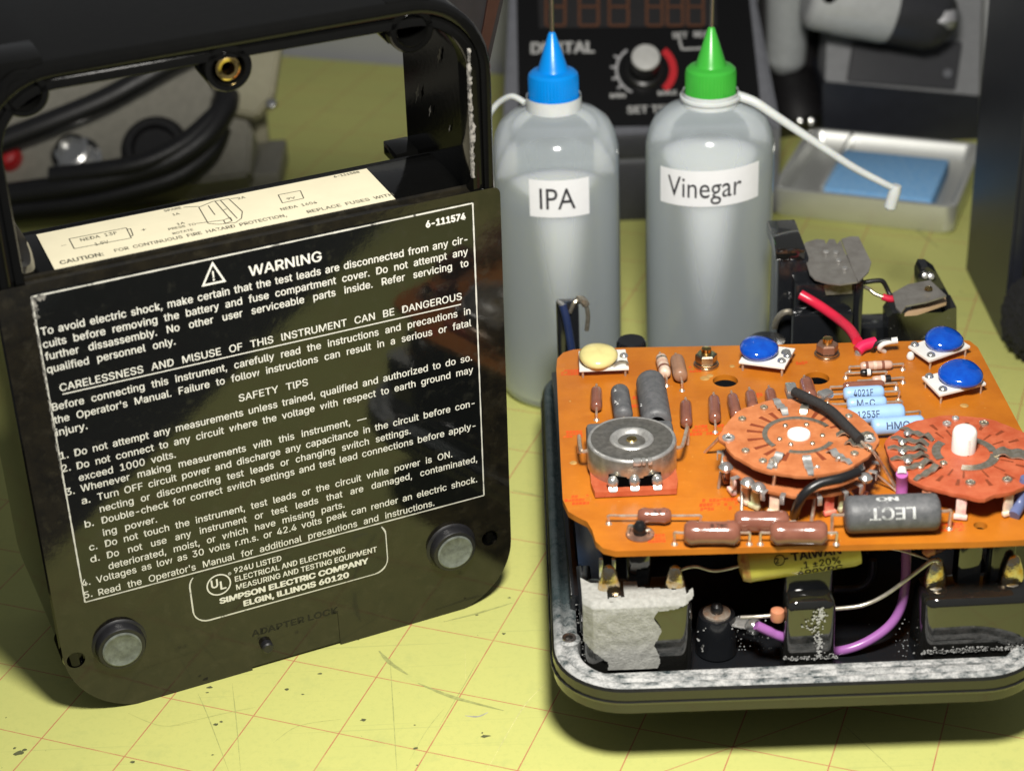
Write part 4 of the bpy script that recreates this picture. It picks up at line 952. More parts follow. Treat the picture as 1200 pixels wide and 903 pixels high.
c = Z(1067, 417, .1); bm = B(); lathe(bm, [(.1, -.08), (.12, 0), (.08, .1), (.02, .14)], c, seg=12); obj('solder_blob', bm, 'white_wire', board)

# nuts and screw
for (u, v, m2) in ((827.5, 428, 'bolt_warm'), (969, 416, 'nut_rusty')):
    c = Z(u, v); bm = B(); lathe(bm, [(.37, 0), (.37, .06), (.31, .07), (.34, .07), (.34, .12), (.27, .13)], c, seg=28); no = obj('bolt', bm, 'bolt_warm', board)
    bm = B(); lathe(bm, [(.30, .13), (.32, .16), (.32, .36), (.27, .40), (.15, .40)], c, seg=6); obj('nut', bm, m2, no, smooth=20)
    bm = B(); lathe(bm, [(.145, .3), (.145, .56), (.10, .58)], c, seg=18); obj('bolt_end', bm, 'brass', no)
c = Z(750, 626); bm = B(); lathe(bm, [(.36, 0), (.36, .035), (.2, .05)], c, seg=24); sc_ = obj('board_screw', bm, 'nut_rusty', board)
bm = B(); lathe(bm, [(.17, .03), (.18, .16), (.16, .28), (.10, .36), (.03, .38)], c, seg=18); obj('screw_head', bm, 'knob_black', sc_)
bm = B(); tube(bm, [c + Vector((-.3, .05, .02)), c + Vector((-.26, .06, .22)), c + Vector((-.17, .0, .26))], .045, 6); obj('washer_tooth', bm, 'bronze', sc_)
bm = B(); tube(bm, [c + Vector((.28, -.05, .02)), c + Vector((.24, -.05, .14)), c + Vector((.16, -.05, .12))], .045, 6); obj('washer_tooth', bm, 'bronze', sc_)

# potentiometer
c = Z(742, 560); pc = Vector((c.x, c.y + .42, BZ)); R = 1.17; HT = .96
pot = None
base_pts = [(-1.05, -1.35), (1.05, -1.35), (1.12, -.9), (1.12, .9), (-1.12, .9), (-1.12, -.9)]
pot = obj('potentiometer', plate([[(pc.x + x, pc.y + y) for x, y in base_pts]], .16, at((0, 0, BZ + .20))), 'phen_red', board, smooth=30)
bm = B(); N = 64; loops = []
for (rr, z) in ((R, None), (R, HT - .08), (R - .03, HT - .02), (R - .09, HT)):
    lp = []
    for i in range(N):
        a = 2 * PI * i / N; x, y = math.cos(a), math.sin(a)
        rz = z if z is not None else (.20 + (.26 * max(0, 1 - ((a - 1.5 * PI) / .62) ** 2) ** .5 if abs(a - 1.5 * PI) < .62 else 0) + .0)
        lp.append(Vector((pc.x + x * rr, pc.y + y * rr, BZ + rz)))
    loops.append(lp)
loft(bm, loops, False, False); can = obj('can', bm, 'can', pot, smooth=40)
bm = B(); lathe(bm, [(R - .088, HT - .001), (R - .14, HT - .015), (.56, HT - .015), (.52, HT + .02), (.47, HT + .02), (.42, HT - .07), (.36, HT - .09), (.30, HT - .06), (.16, HT - .06), (.12, HT - .02), (.02, HT - .01)], pc, seg=48, cap0=False); obj('can_top', bm, 'cantop', pot, smooth=45)
bm = B(); lathe(bm, [(.575, HT - .01), (.54, HT + .03), (.47, HT + .03), (.41, HT - .06), (.36, HT - .08)], pc, seg=40, cap0=False, cap1=False); obj('can_dimple', bm, 'steel', pot, smooth=60)
bm = B(); lathe(bm, [(.15, HT - .06), (.13, HT + .0), (.03, HT + .02)], pc, seg=20); obj('spindle_end', bm, 'brass', pot)
bm = B(); lathe(bm, [(R - .005, HT - .09), (R - .02, HT - .01), (R - .06, HT + .012), (R - .10, HT - .004)], pc, seg=64, cap0=False, cap1=False); obj('can_rim', bm, 'steel', pot, smooth=70)
bm = B(); box(bm, pc + Vector((0, .75, .58)), (2.3, .55, .66), bev=.12); obj('can_back', bm, 'resistor_grey', pot)
for dx, w_ in ((.05, .22), (.38, .12), (.22, .1)):
    bm = B(); box(bm, pc + Vector((dx, -R + .02 + .06 * abs(dx), HT - .03)), (w_, .16, .16), bev=.03); obj('can_tab', bm, 'steel', pot)
bm = B(); box(bm, pc + Vector((0, -1.0, .34)), (1.35, .3, .30)); obj('can_mouth', bm, 'hole', pot)
for dx, u, v in ((-.58, 717.5, 577), (-.02, 746, 574), (.56, 773, 572)):
    top = pc + Vector((dx, -1.24, .30)); e = Z(u, v)
    bm = B(); n = 8
    pts = [top + Vector((0, .3, .06)), top, top + Vector((0, -.12, -.12)), Vector((top.x, (top.y + e.y) / 2 - .08, BZ + .16)), e]
    prev = None
    for i, p in enumerate(spline(pts, 4)):
        hw = .10 if i < 8 else .065; q = [bm.verts.new(p + Vector((s * hw, yy, zz))) for s, yy, zz in ((-1, 0, 0), (1, 0, 0), (1, .03, .03), (-1, .03, .03))]
        if prev:
            for k in range(4): bm.faces.new((prev[k], prev[(k + 1) % 4], q[(k + 1) % 4], q[k]))
        prev = q
    to = obj('terminal', bm, 'steel', pot)
    bm = B(); lathe(bm, [(.14, 0), (.15, .1), (.1, .2), (.03, .24)], top + Vector((0, .05, .02)), seg=12); obj('joint', bm, 'solder', to)
for sgn, (u, v) in ((-1, (679, 531)), (1, (805.5, 521))):
    e = Z(u, v); s0 = pc + Vector((sgn * 1.1, .05, .62))
    bm = B(); tube(bm, [s0, s0 + Vector((sgn * .22, 0, .0)), Vector((e.x, e.y, s0.z - .08)), e], .055, 8, 5); obj('mounting_tab', bm, 'copper', pot)

# rotary switches
def ring_pts(c, r, z, n, ph=0): return [Vector((c.x + r * math.cos(2 * PI * i / n + ph), c.y + r * math.sin(2 * PI * i / n + ph), z)) for i in range(n)]
def wafer(c, r, z, lobes, seed, thick=.11):
    rnd = random.Random(seed); pts = []
    for i in range(96):
        a = 2 * PI * i / 96; rr = r + .018 * math.copysign(1, math.sin(11 * a + seed)) 
        for la, lw, lr in lobes:
            da = (a - la + PI) % (2 * PI) - PI
            rr += lr * math.exp(-(da / lw) ** 2)
        pts.append((c.x + rr * math.cos(a), c.y + rr * math.sin(a)))
    return plate([pts], thick, at((0, 0, z)), bev=.012)
def slot(bm, c, a, r, l, w_, z):
    d = Vector((math.cos(a), math.sin(a), 0)); s = Vector((-d.y, d.x, 0)); p = Vector((c.x, c.y, z)) + d * r
    bm.faces.new([bm.verts.new(x) for x in (p - d * l / 2 - s * w_ * .5, p + d * l / 2 - s * w_ * .8, p + d * l / 2 + s * w_ * .8, p - d * l / 2 + s * w_ * .5)])
def eyelet(c, z, r, parent, m='bronze'):
    bm = B(); lathe(bm, [(r, 0), (r * .95, .05), (r * .7, .07), (r * .5, .03), (r * .45, -.03)], (c[0], c[1], z), seg=16); obj('eyelet', bm, m, parent)
def contact(c, a, r0, r1, z, parent, m='steel', w_=.11, lift=.08):
    d = Vector((math.cos(a), math.sin(a), 0)); s = Vector((-d.y, d.x, 0)); bm = B(); prev = None
    for t, h, k in [(i / 18, .03 + .05 * math.sin(i / 18 * PI * 3) ** 2 + lift * max(0, 1 - abs(i / 18 - .22) / .2), .62 + .4 * math.sin(PI * min(1, i / 18 * .9 + .1))) for i in range(19)]:
        p = Vector((c.x, c.y, z)) + d * (r0 + (r1 - r0) * t) + Vector((0, 0, h)); q = [bm.verts.new(p + s * w_ * k), bm.verts.new(p - s * w_ * k), bm.verts.new(p - s * w_ * k - Vector((0, 0, .03))), bm.verts.new(p + s * w_ * k - Vector((0, 0, .03)))]
        if prev:
            for i in range(4): bm.faces.new((prev[i], prev[(i + 1) % 4], q[(i + 1) % 4], q[i]))
        prev = q
    obj('contact_finger', bm, m, parent, smooth=60)
def leg(c, a, r, z0, z1, parent, m):
    d = Vector((math.cos(a), math.sin(a), 0)); p = Vector((c.x, c.y, 0)) + d * r
    bm = B(); box(bm, (p.x, p.y, (z0 + z1) / 2), (.10, .26, z1 - z0), rot=Matrix.Rotation(a, 3, 'Z'), bev=.03); box(bm, (p.x + d.x * .05, p.y + d.y * .05, z0 + .1), (.14, .34, .12), rot=Matrix.Rotation(a, 3, 'Z'), bev=.03); obj('spacer_leg', bm, m, parent)
# switch one: two stacked wafers
Z1, Z2 = BZ + 1.32, BZ + .76
c1 = P(936, 510, Z1); R1 = 1.93
D = math.radians
lob1 = [(D(178), .10, .16), (D(-12), .16, .12)]
sw = obj('rotary_switch', wafer(c1, R1, Z1, lob1, 1), 'phen_orange', board, smooth=30)
obj('lower_wafer', wafer(Vector((c1.x + .05, c1.y - .08)), R1 - .02, Z2, [(D(180), .2, .1), (D(-8), .2, .1)], 2), 'phen_orange', sw, smooth=30)
bm = B(); lathe(bm, [(1.2, 0), (1.2, Z1 - Z2 - .15)], (c1.x, c1.y, Z2 + .02), seg=32); obj('rotor_drum', bm, 'phen_slot', sw)
bm = B()
for a in (150, 165, 185, 205, 222, 245, 290, 310, 20, 45, 60, 115, 130): slot(bm, c1, D(a), 1.12, .42, .08, Z1 + .004)
obj('wafer_slots', bm, 'phen_slot', sw, smooth=0)
bm = B()
for a0, a1_, r0, r1 in ((25, 215, .80, .93), (245, 330, .80, .93)):
    n = 26; prev = None
    for i in range(n + 1):
        a = D(a0 + (a1_ - a0) * i / n); q = [bm.verts.new((c1.x + r * math.cos(a), c1.y + r * math.sin(a), Z1 + zz)) for r, zz in ((r0, .006), (r0, .03), (r1, .03), (r1, .006))]
        if prev:
            for k in range(3): bm.faces.new((prev[k], prev[k + 1], q[k + 1], q[k]))
        prev = q
obj('rotor_ring', bm, 'bronze', sw)
bm = B(); lathe(bm, [(.30, 0), (.30, .05), (.28, .09), (.02, .10)], (c1.x, c1.y, Z1), seg=28); obj('shaft_end', bm, 'shaft', sw)
for a, r, s in ((180, 1.80, .17), (145, 1.62, .11), (115, 1.62, .11), (205, 1.60, .11), (228, 1.62, .11), (320, 1.62, .11), (-12, 1.78, .17), (340, 1.45, .10), (65, 1.62, .1), (30, 1.65, .1)):
    eyelet((c1.x + r * math.cos(D(a)), c1.y + r * math.sin(D(a))), Z1, s, sw, 'steel' if s > .15 else 'bronze')
for a, r in ((60, .55), (120, .55), (200, .55), (240, .55), (300, .55), (350, .6)): eyelet((c1.x + r * math.cos(D(a)), c1.y + r * math.sin(D(a))), Z1, .07, sw)
for a, r0, r1 in ((100, 1.05, 1.95), (75, 1.05, 1.75), (238, 1.05, 1.85), (270, 1.05, 1.95), (305, 1.05, 1.85), (-5, .95, 1.9), (-25, 1.2, 1.9)): contact(c1, D(a), r0, r1, Z1, sw, 'steel' if a in (238, 270, 100, 305) else 'bronze')
for a, m2 in ((198, 'spacer_pink'), (215, 'spacer_cream'), (226, 'spacer_green'), (243, 'spacer_cream'), (287, 'spacer_red'), (300, 'spacer_green'), (325, 'spacer_pink'), (180, 'bead')): leg(c1, D(a), R1 - .12, BZ, Z2 - .1, sw, m2)
for a, rr in ((196, 2.0), (222, 1.98), (232, 2.0), (318, 2.0)):
    p = Vector((c1.x + rr * math.cos(D(a)), c1.y + rr * math.sin(D(a)), Z2 + .02)); bm = B(); lathe(bm, [(.16, -.06), (.19, .03), (.12, .12), (.03, .16)], p, seg=12); obj('joint', bm, 'solder', sw)
for a in (208, 236, 250, 262, 276, 296, 310, 332, 345, 15, 170):
    dq = Vector((math.cos(D(a)), math.sin(D(a)), 0)); pq = Vector((c1.x, c1.y - .08, Z2)) + dq * (R1 + .04); bm = B()
    box(bm, pq, (.22, .13, .04), rot=Matrix.Rotation(D(a), 3, 'Z'), bev=.012); box(bm, pq + dq * .10 + Vector((0, 0, -.10)), (.035, .12, .22), rot=Matrix.Rotation(D(a), 3, 'Z'), bev=.01); obj('solder_tab', bm, 'steel', sw)
p = P(927, 452, Z1 + .12); bm = B(); box(bm, p + Vector((0, -.05, -.12)), (.30, .5, .3), bev=.06); obj('lug', bm, 'solder', sw)
p = P(967, 462, Z1 - .1); bm = B(); box(bm, p, (.4, .3, .2), rot=Matrix.Rotation(.5, 3, 'Z'), bev=.06); obj('lug', bm, 'solder', sw)
ZA = Z1 + .25
wire('black_sleeved_wire', [P(931, 459, ZA), P(950, 468, ZA + .05), P(972, 480, ZA + .05), P(993, 500, ZA), P(1008, 515, ZA - .05)], .135, 'cloth_wire', sw)
wire('bare_wire', [P(1004, 511, ZA - .1), P(1014, 522, ZA - .15), P(1022, 528, ZA - .2), P(1036, 548, BZ + 0.70), Z(1050, 572)], .045, 'copper', sw)
wire('bare_wire', [P(1024, 553, BZ + 0.50), P(1040, 566, BZ + 0.20), Z(1052, 577)], .03, 'copper', sw)
wire('bare_wire', [P(902, 541, Z1 - .02), P(907, 537, Z1 + .12), P(909, 548, Z1), P(906, 570, BZ + 0.70), Z(902, 603)], .05, 'wire', sw)
wire('bare_wire', [P(954, 549, Z1 - .02), P(959, 548, Z1), P(957, 570, BZ + 0.80), Z(951, 610)], .05, 'copper', sw)
wire('bare_wire', [P(991, 538, Z1), P(982, 537, Z1 + .08), P(980, 550, BZ + 1.00), P(988, 566, BZ + 0.60), Z(1004, 585)], .05, 'wire', sw)
wire('bare_wire', [P(848, 528, BZ + 0.80), P(846, 545, BZ + 0.60), Z(842, 572)], .045, 'wire', sw)
wire('bare_wire', [P(872, 550, BZ + 0.70), P(870, 570, BZ + 0.40), Z(869, 598)], .045, 'wire', sw)
wire('bare_wire', [P(849, 506, BZ + 0.90), P(838, 518, BZ + 0.50), Z(826, 530)], .045, 'copper', sw)
wire('black_insulated_wire', [P(1006, 553, BZ + 1.2), P(985, 560, BZ + 1.25), P(961, 566, BZ + 1.2), P(944, 577, BZ + 1.0), P(935, 591, BZ + .6), Z(930, 606)], .12, 'black_wire', sw, 14)
bm = B(); lathe(bm, [(.06, -.12), (.2, 0), (.12, .15), (.03, .2)], P(1005, 547, BZ + 0.90), seg=12); obj('joint', bm, 'solder', sw)
bm = B(); lathe(bm, [(.15, 0), (.12, .08)], Z(932, 605), (1, 0, .2), seg=10); obj('joint', bm, 'wire', sw)
# switch two
Z3 = BZ + .80
c3 = P(1131, 531, Z3); R3 = 1.95
lob2 = [(D(268), .13, .22), (D(300), .3, .06), (D(160), .25, .08)]
s2_ = obj('rotary_switch', wafer(c3, R3, Z3, lob2, 3, .13), 'phen_red', board, smooth=30)
bm = B()
for a in (60, 75, 95, 110, 40, 20, 250, 280, 305, 330, 345, 232): slot(bm, c3, D(a), 1.45, .3, .07, Z3 + .004); slot(bm, c3, D(a + 5), 1.05, .34, .04, Z3 + .004)
obj('wafer_slots', bm, 'phen_slot', s2_, smooth=0)
bm = B()
for a0, a1_, r0, r1 in ((250, 350, .62, .86), (0, 60, .62, .82), (130, 200, .62, .84)):
    n = 22; prev = None
    for i in range(n + 1):
        a = D(a0 + (a1_ - a0) * i / n); q = [bm.verts.new((c3.x + r * math.cos(a), c3.y + r * math.sin(a), Z3 + zz)) for r, zz in ((r0, .006), (r0, .03), (r1, .03), (r1, .006))]
        if prev:
            for k in range(3): bm.faces.new((prev[k], prev[k + 1], q[k + 1], q[k]))
        prev = q
obj('rotor_ring', bm, 'bronze', s2_)
sp_ = P(1129, 527, Z3)
bm = B(); lathe(bm, [(.31, 0), (.31, .52), (.27, .62), (.18, .68), (.04, .70)], (sp_.x, sp_.y, Z3), seg=28); obj('shaft_end', bm, 'shaft', s2_)
bm = B(); box(bm, (sp_.x + .04, sp_.y - .305, Z3 + .25), (.05, .04, .45)); obj('shaft_groove', bm, 'ceramic', s2_)
for a, r, s in ((95, 1.5, .12), (60, 1.65, .13), (262, 1.45, .13), (298, 1.55, .13), (85, 1.75, .1), (215, .8, .1), (150, 1.45, .1), (170, 1.5, .1), (190, 1.5, .1), (205, 1.4, .1)):
    eyelet((c3.x + r * math.cos(D(a)), c3.y + r * math.sin(D(a))), Z3, s, s2_, 'steel' if a in (85, 95) else 'bronze')
for a in (135, 152, 168, 185, 202, 218): contact(c3, D(a), .95, 1.95, Z3, s2_, 'bronze', .10)
for a in (143, 160, 177, 194):
    p = Vector((c3.x + 1.6 * math.cos(D(a)), c3.y + 1.6 * math.sin(D(a)), Z3 + .05)); bm = B(); lathe(bm, [(.1, 0), (.11, .06), (.04, .12)], p, seg=12); obj('joint', bm, 'solder', s2_)
for a in (-5, -14): contact(c3, D(a), .7, 1.95, Z3, s2_, 'bronze', .12)
for a, m2 in ((255, 'spacer_pink'), (292, 'spacer_cream'), (318, 'bead'), (228, 'bead'), (20, 'bead'), (120, 'bead')): leg(c3, D(a), R3 - .08, BZ, Z3 - .1, s2_, m2)
wire('purple_sleeve', [P(1057, 555, BZ + 0.90), P(1057, 568, BZ + 0.50), Z(1056, 590)], .15, 'purple_hot', s2_, 14)
bm = B(); cyl(bm, P(1057, 548, BZ + 0.98), P(1057, 556, BZ + 0.88), .10, .13, 12); obj('wire_end', bm, 'white_wire', s2_)
wire('slate_wire', [P(1203, 560, BZ + 0.90), P(1199, 572, BZ + 0.60), P(1195, 590, BZ + 0.25), Z(1188, 604, .1)], .15, 'slate_wire', board, 12)
# wire ends by the back edge
wire('red_sleeve', [Z(1005, 411, .15), Z(1012, 405, .25), Z(1026, 401, .3)], .17, 'red_sleeve', board, 12)
bm = B(); lathe(bm, [(.12, 0), (.10, .12), (.04, .2)], Z(1006, 415), seg=10); obj('joint', bm, 'solder', board)
wire('white_wire', [Z(1036, 412), Z(1031, 408, .2), Z(1035, 403, .35), Z(1045, 400, .4)], .08, 'white_wire', board, 10)
wire('black_lead', [Z(1024, 412), Z(1022, 407, .2), Z(1032, 400, .4), Z(1050, 398, .45)], .07, 'black_wire', board, 10)
bm = B(); cyl(bm, Z(1045, 399.5, .42), Z(1052, 398.5, .45), .1, seg=12); obj('wire_end', bm, 'white_wire', board)

# ------------------------------------------------------------------ the two needle bottles
def bottle(name, cx, cy, R, label, capm, liqm, level, txt, lab_u, lab_v, capz, rnd):
    t = thing(name, label, 'bottle', at((cx, cy, 0)), 'needle-tip bottles')
    o = (cx, cy, 0)
    prof = [(R * .80, .02), (R * .93, .06), (R * .985, .22), (R, .5), (R, capz - 1.80), (R * .99, capz - 1.45), (R * .945, capz - 1.02), (R * .85, capz - .64), (R * .68, capz - .36), (R * .47, capz - .21), (R * .41, capz - .15), (R * .41, capz + .25)]
    bm = B(); lathe(bm, prof, o, seg=64, cap1=False); obj('body', bm, 'bottle', t, smooth=60)
    bm = B(); q = R - .08; lathe(bm, [(q * .80, .10), (q * .96, .3), (q, .6), (q, level)], o, seg=64); obj('liquid', bm, liqm, t, smooth=50)
    bm = B(); lathe(bm, [(R * .43, capz - .16), (R * .43, capz + .30)], o, seg=40, cap0=False, cap1=False); obj('neck', bm, 'strap', t)
    # ribbed cap with cone
    bm = B(); N = 96; loops = []
    H = 1.13; rc = .83
    for (rr, z, rib) in ((rc, capz + .20, 1), (rc, capz + .9, 1), (rc * .97, capz + 1.02, .4), (rc * .86, capz + 1.10, 0), (rc * .62, capz + 1.16, 0), (rc * .56, capz + 1.28, 0), (rc * .14, capz + 2.38, 0), (rc * .07, capz + 2.45, 0)):
        loops.append([Vector((cx + (rr - .018 * rib * (i % 2)) * math.cos(2 * PI * i / N), cy + (rr - .018 * rib * (i % 2)) * math.sin(2 * PI * i / N), z)) for i in range(N)])
    loft(bm, loops); obj('cap', bm, capm, t, smooth=25)
    bm = B(); cyl(bm, (cx, cy, capz + 2.3), (cx + .05, cy, capz + 5.6), .075, .07, 12); obj('needle', bm, 'needle', t)
    # paper label wrapped round the front
    az0 = math.asin((lab_u[0]) / R); az1 = math.asin((lab_u[1]) / R); bm = B(); prev = None; n = 24; rr = R + .012
    for i in range(n + 1):
        a = az0 + (az1 - az0) * i / n; s = i / n; zb0 = lab_v[0] + (lab_v[1] - lab_v[0]) * s; h_ = lab_v[2]
        q = [bm.verts.new((cx + rr * math.sin(a), cy - rr * math.cos(a), zb0)), bm.verts.new((cx + rr * math.sin(a), cy - rr * math.cos(a), zb0 + h_))]
        if prev: bm.faces.new((prev[0], q[0], q[1], prev[1]))
        prev = q
    lo = obj('paper_label', bm, 'paper', t, smooth=80)
    wtot = (az1 - az0) * rr; tw, th, xo, zo = txt[1:5]
    global FONT, CAPH
    keep = FONT, CAPH; FONT, CAPH = None, None           # the labels are printed in the plain built-in face
    me = refine(text_fit(txt[0], tw, th, .0), .15); FONT, CAPH = keep
    for v in me.vertices:
        s = (xo + v.co.x) / wtot; a = az0 + s * (az1 - az0); zb0 = lab_v[0] + (lab_v[1] - lab_v[0]) * s
        z = zb0 + zo + v.co.y; v.co = Vector((cx + (rr + .022) * math.sin(a), cy - (rr + .022) * math.cos(a), z))
    obj('label_text', me, 'label_ink', lo, smooth=0)
    return t
B1 = bottle('needle_bottle', 2.05, 12.9, 2.12, 'translucent bottle labelled IPA, with a blue cap, beside the standing case', 'blue_cap', 'liquid', 7.35, ('IPA', 1.17, .72, .36, .30), (-.94, 1.0), (7.38, 7.36, 1.30), 10.52, 1)
B2 = bottle('needle_bottle', 7.17, 12.7, 2.14, 'translucent bottle labelled Vinegar, with a green cap, behind the circuit board', 'green_cap', 'liquid_y', 8.4, ('Vinegar', 2.50, .70, .36, .32), (-1.74, 1.40), (7.52, 7.70, 1.24), 10.52, 2)
# strap of the cap covers
wire('cap_strap', [(2.0 - .9, 12.9, 10.58), PY(600, 113, 13.2), PY(585, 120, 13.5), PY(575, 132, 13.6), PY(566, 150, 14.0)], .10, 'strap', B1, 8)
st = wire('cap_strap', [(7.17 + .85, 12.6, 10.62), PY(885, 120, 12.4), PY(915, 140, 12.2), PY(960, 170, 12.0), PY(1000, 196, 11.9), PY(1036, 215, 11.8), PY(1051, 222, 11.8)], lambda t: .17 - .06 * t, 'strap', B2, 8)
bm = B(); lathe(bm, [(.16, 0), (.20, .2), (.21, .8), (.15, .88)], PY(1051, 217, 11.8), PY(1042, 246, 11.8) - PY(1051, 217, 11.8), 14); obj('strap_cap', bm, 'strap', st)
bm = B(); lathe(bm, [(.96, 0), (1.0, .05), (1.0, .14), (.95, .18)], (7.17, 12.7, 10.53), seg=40, cap0=False, cap1=False); obj('strap_ring', bm, 'strap', B2)
# ------------------------------------------------------------------ soldering station behind the bottles
sta = thing('soldering_station', 'dark grey digital soldering station with a black control panel, behind the two bottles', 'soldering station', at((5.7, 30, 0)))
TL = .82; N_ = Vector((0, -math.cos(TL), math.sin(TL))); PO = Vector((0, 26.6, 3.9)); VU = Vector((0, math.sin(TL), math.cos(TL)))
def PS(u, v, off=0.0):
    o = PO + N_ * off; d = ray(u, v); return CAM + d * ((o - CAM).dot(N_) / d.dot(N_))
def prism_x(bm, prof, xa, xb, fl=0):
    loft(bm, [[Vector((x + (fl * (z - 3.9) / 6 if z > 3.9 else 0) * sg, y, z)) for y, z in prof] for x, sg in ((xa, 1), (xb, -1))])
xL, xR = PS(582, 20).x, PS(908, 140).x
bm = B(); prism_x(bm, [(26.75, 0), (26.75, 2.75), (26.45, 2.9), (26.45, 4.1), (26.72, 4.05), (26.6 + 6.6 * math.tan(TL), 10.5), (38, 10.5), (38, 0)], xL, xR + .2, .75); bmesh.ops.bevel(bm, geom=list(bm.edges), offset=.12, segments=2, affect='EDGES'); obj('housing', bm, 'st_grey', sta, smooth=30)
def pan(pts, m, name, off, thick, parent):
    bm = B(); loft(bm, [[PS(u, v, off) - N_ * t for u, v in pts] for t in (0, thick)]); return obj(name, bm, m, parent, smooth=30)
pan([(604, -60), (872, -60), (893, 136), (893, 146), (612, 150), (608, 140)], 'st_black', 'control_panel', .06, .1, sta)
pn = sta
bm = B(); box(bm, ((xL + xR) / 2, 26.42, 3.5), (xR - xL - 1.5, .12, 1.0), bev=.05); obj('lip', bm, 'st_dark', sta)
bm = B(); box(bm, ((xL + xR) / 2, 26.70, 1.4), (xR - xL - 1.2, .12, 2.5), bev=.05); obj('base_front', bm, 'st_dark', sta)
fp_ = pan([(628, -60), (836, -60), (840, 31), (632, 33)], 'bg_black', 'display_window', .09, .05, sta)
def seg_digit(u0, u1, vtop, vbot, parent):
    bm = B(); o = .105
    def bar(a, b, w_): 
        A, Bq = PS(*a, o), PS(*b, o); d = (Bq - A).normalized(); s = d.cross(N_).normalized() * w_
        bm.faces.new([bm.verts.new(x) for x in (A + s, Bq + s, Bq - s, A - s)])
    m_ = (vtop + vbot) / 2
    for a, b in (((u0, vtop), (u0, vbot)), ((u1, vtop), (u1, vbot)), ((u0, vbot), (u1, vbot)), ((u0, m_), (u1, m_)), ((u0, vtop), (u1, vtop))): bar(a, b, .055)
    obj('unlit_digit', bm, 'segment', parent, smooth=0)
for u0 in (640, 679, 714): seg_digit(u0, u0 + 22, -14, 30, fp_)
for u0 in (758, 782, 806): seg_digit(u0, u0 + 18, -14, 30, fp_)
def ps_text(s, p0, p1, cap, wgt, m='st_ink', off=.07):
    a, b = PS(*p0, off), PS(*p1, off); me = text_fit(s, (b - a).length, cap, wgt); me.transform(basis(a, b - a, VU)); return me
TX = [ps_text('DIGITAL', (622, 63), (697, 61.5), .50, .04), ps_text('SET TEMP', (735, 133), (800, 131), .32, .02), ps_text('SET', (788, 45), (806, 44.5), .26, .02), ps_text('READ', (813, 44), (838, 43), .26, .02), ps_text('MIN', (715, 115), (733, 114.5), .2, .015), ps_text('MAX', (771, 112), (794, 111), .2, .015)]
bm = B()
def pbar(a, b, w_):
    A, Bq = PS(*a, .07), PS(*b, .07); d = (Bq - A).normalized(); s = d.cross(N_).normalized() * w_; bm.faces.new([bm.verts.new(x) for x in (A + s, Bq + s, Bq - s, A - s)])
pbar((796, 46), (799, 58), .05); pbar((799, 58), (838, 56), .05); pbar((838, 56), (838, 48), .05)
me = bpy.data.meshes.new('x'); bm.to_mesh(me); bm.free(); TX.append(me); obj('panel_lettering', join(TX), 'st_ink', sta, smooth=0)
kc = PS(755, 82, .06)
def arc(a0, a1_, r0, r1, name, m):
    bm = B(); prev = None; n = 24; X = Vector((1, 0, 0))
    for i in range(n + 1):
        a = D(a0 + (a1_ - a0) * i / n); dv = X * math.cos(a) + VU * math.sin(a); q = (bm.verts.new(kc + dv * r0 + N_ * .01), bm.verts.new(kc + dv * r1 + N_ * .01))
        if prev: bm.faces.new((prev[0], prev[1], q[1], q[0]))
        prev = q
    if name == 'scale_arc':
        for a in (150, 172, 195, 215):
            dv = X * math.cos(D(a)) + VU * math.sin(D(a)); s = dv.cross(N_) * .05; bm.faces.new([bm.verts.new(kc + N_ * .01 + x) for x in (dv * r1 - s, dv * (r1 + .2) - s, dv * (r1 + .2) + s, dv * r1 + s)])
    obj(name, bm, m, sta, smooth=0)
arc(125, 240, 1.10, 1.20, 'scale_arc', 'scale_grey'); arc(-50, 45, 1.05, 1.36, 'red_scale_arc', 'scale_red')
bm = B(); lathe(bm, [(.85, 0), (.78, .1), (.66, .14), (.62, 1.0), (.58, 1.05)], kc, N_, 36); kn = obj('knob', bm, 'knob_black', sta)
bm = B(); lathe(bm, [(.585, 1.04), (.57, 1.12), (.5, 1.15), (.02, 1.15)], kc, N_, 36); obj('knob_cap', bm, 'knob_grey', kn)

# ------------------------------------------------------------------ iron stand with sponge tray
std = thing('iron_stand', 'silver soldering iron stand with a sponge tray, left of the dark cabinet', 'iron stand', at((15, 27, 0)))
fl, fr = P(903, 253), P(1117, 277); dx = (fr - fl).normalized(); dy = Vector((-dx.y, dx.x, 0)); Lx = (fr - fl).length; Ly = 7.2
def TP(x, y, z): return fl + dx * x + dy * y + Vector((0, 0, z))
def tl_(ins, z, r=.5): return [TP(x, y, z) for x, y in rrect(ins, Lx - ins, ins, Ly - ins, max(r - ins * .4, .15), 6)]
HZ = 1.25
bm = B(); loft(bm, [tl_(.15, .0), tl_(.02, .15), tl_(-.02, HZ - .12), tl_(-.02, HZ), tl_(.18, HZ + .02), tl_(.26, HZ - .08), tl_(.42, .55)], True, True); obj('sponge_tray', bm, 'alu', std, smooth=40)
bm = B(); box(bm, TP(2.0, Ly / 2, .95), (.14, Ly - 1.0, .9), rot=frame((0, 0, 1), dx), bev=.03); obj('tray_divider', bm, 'alu', std)
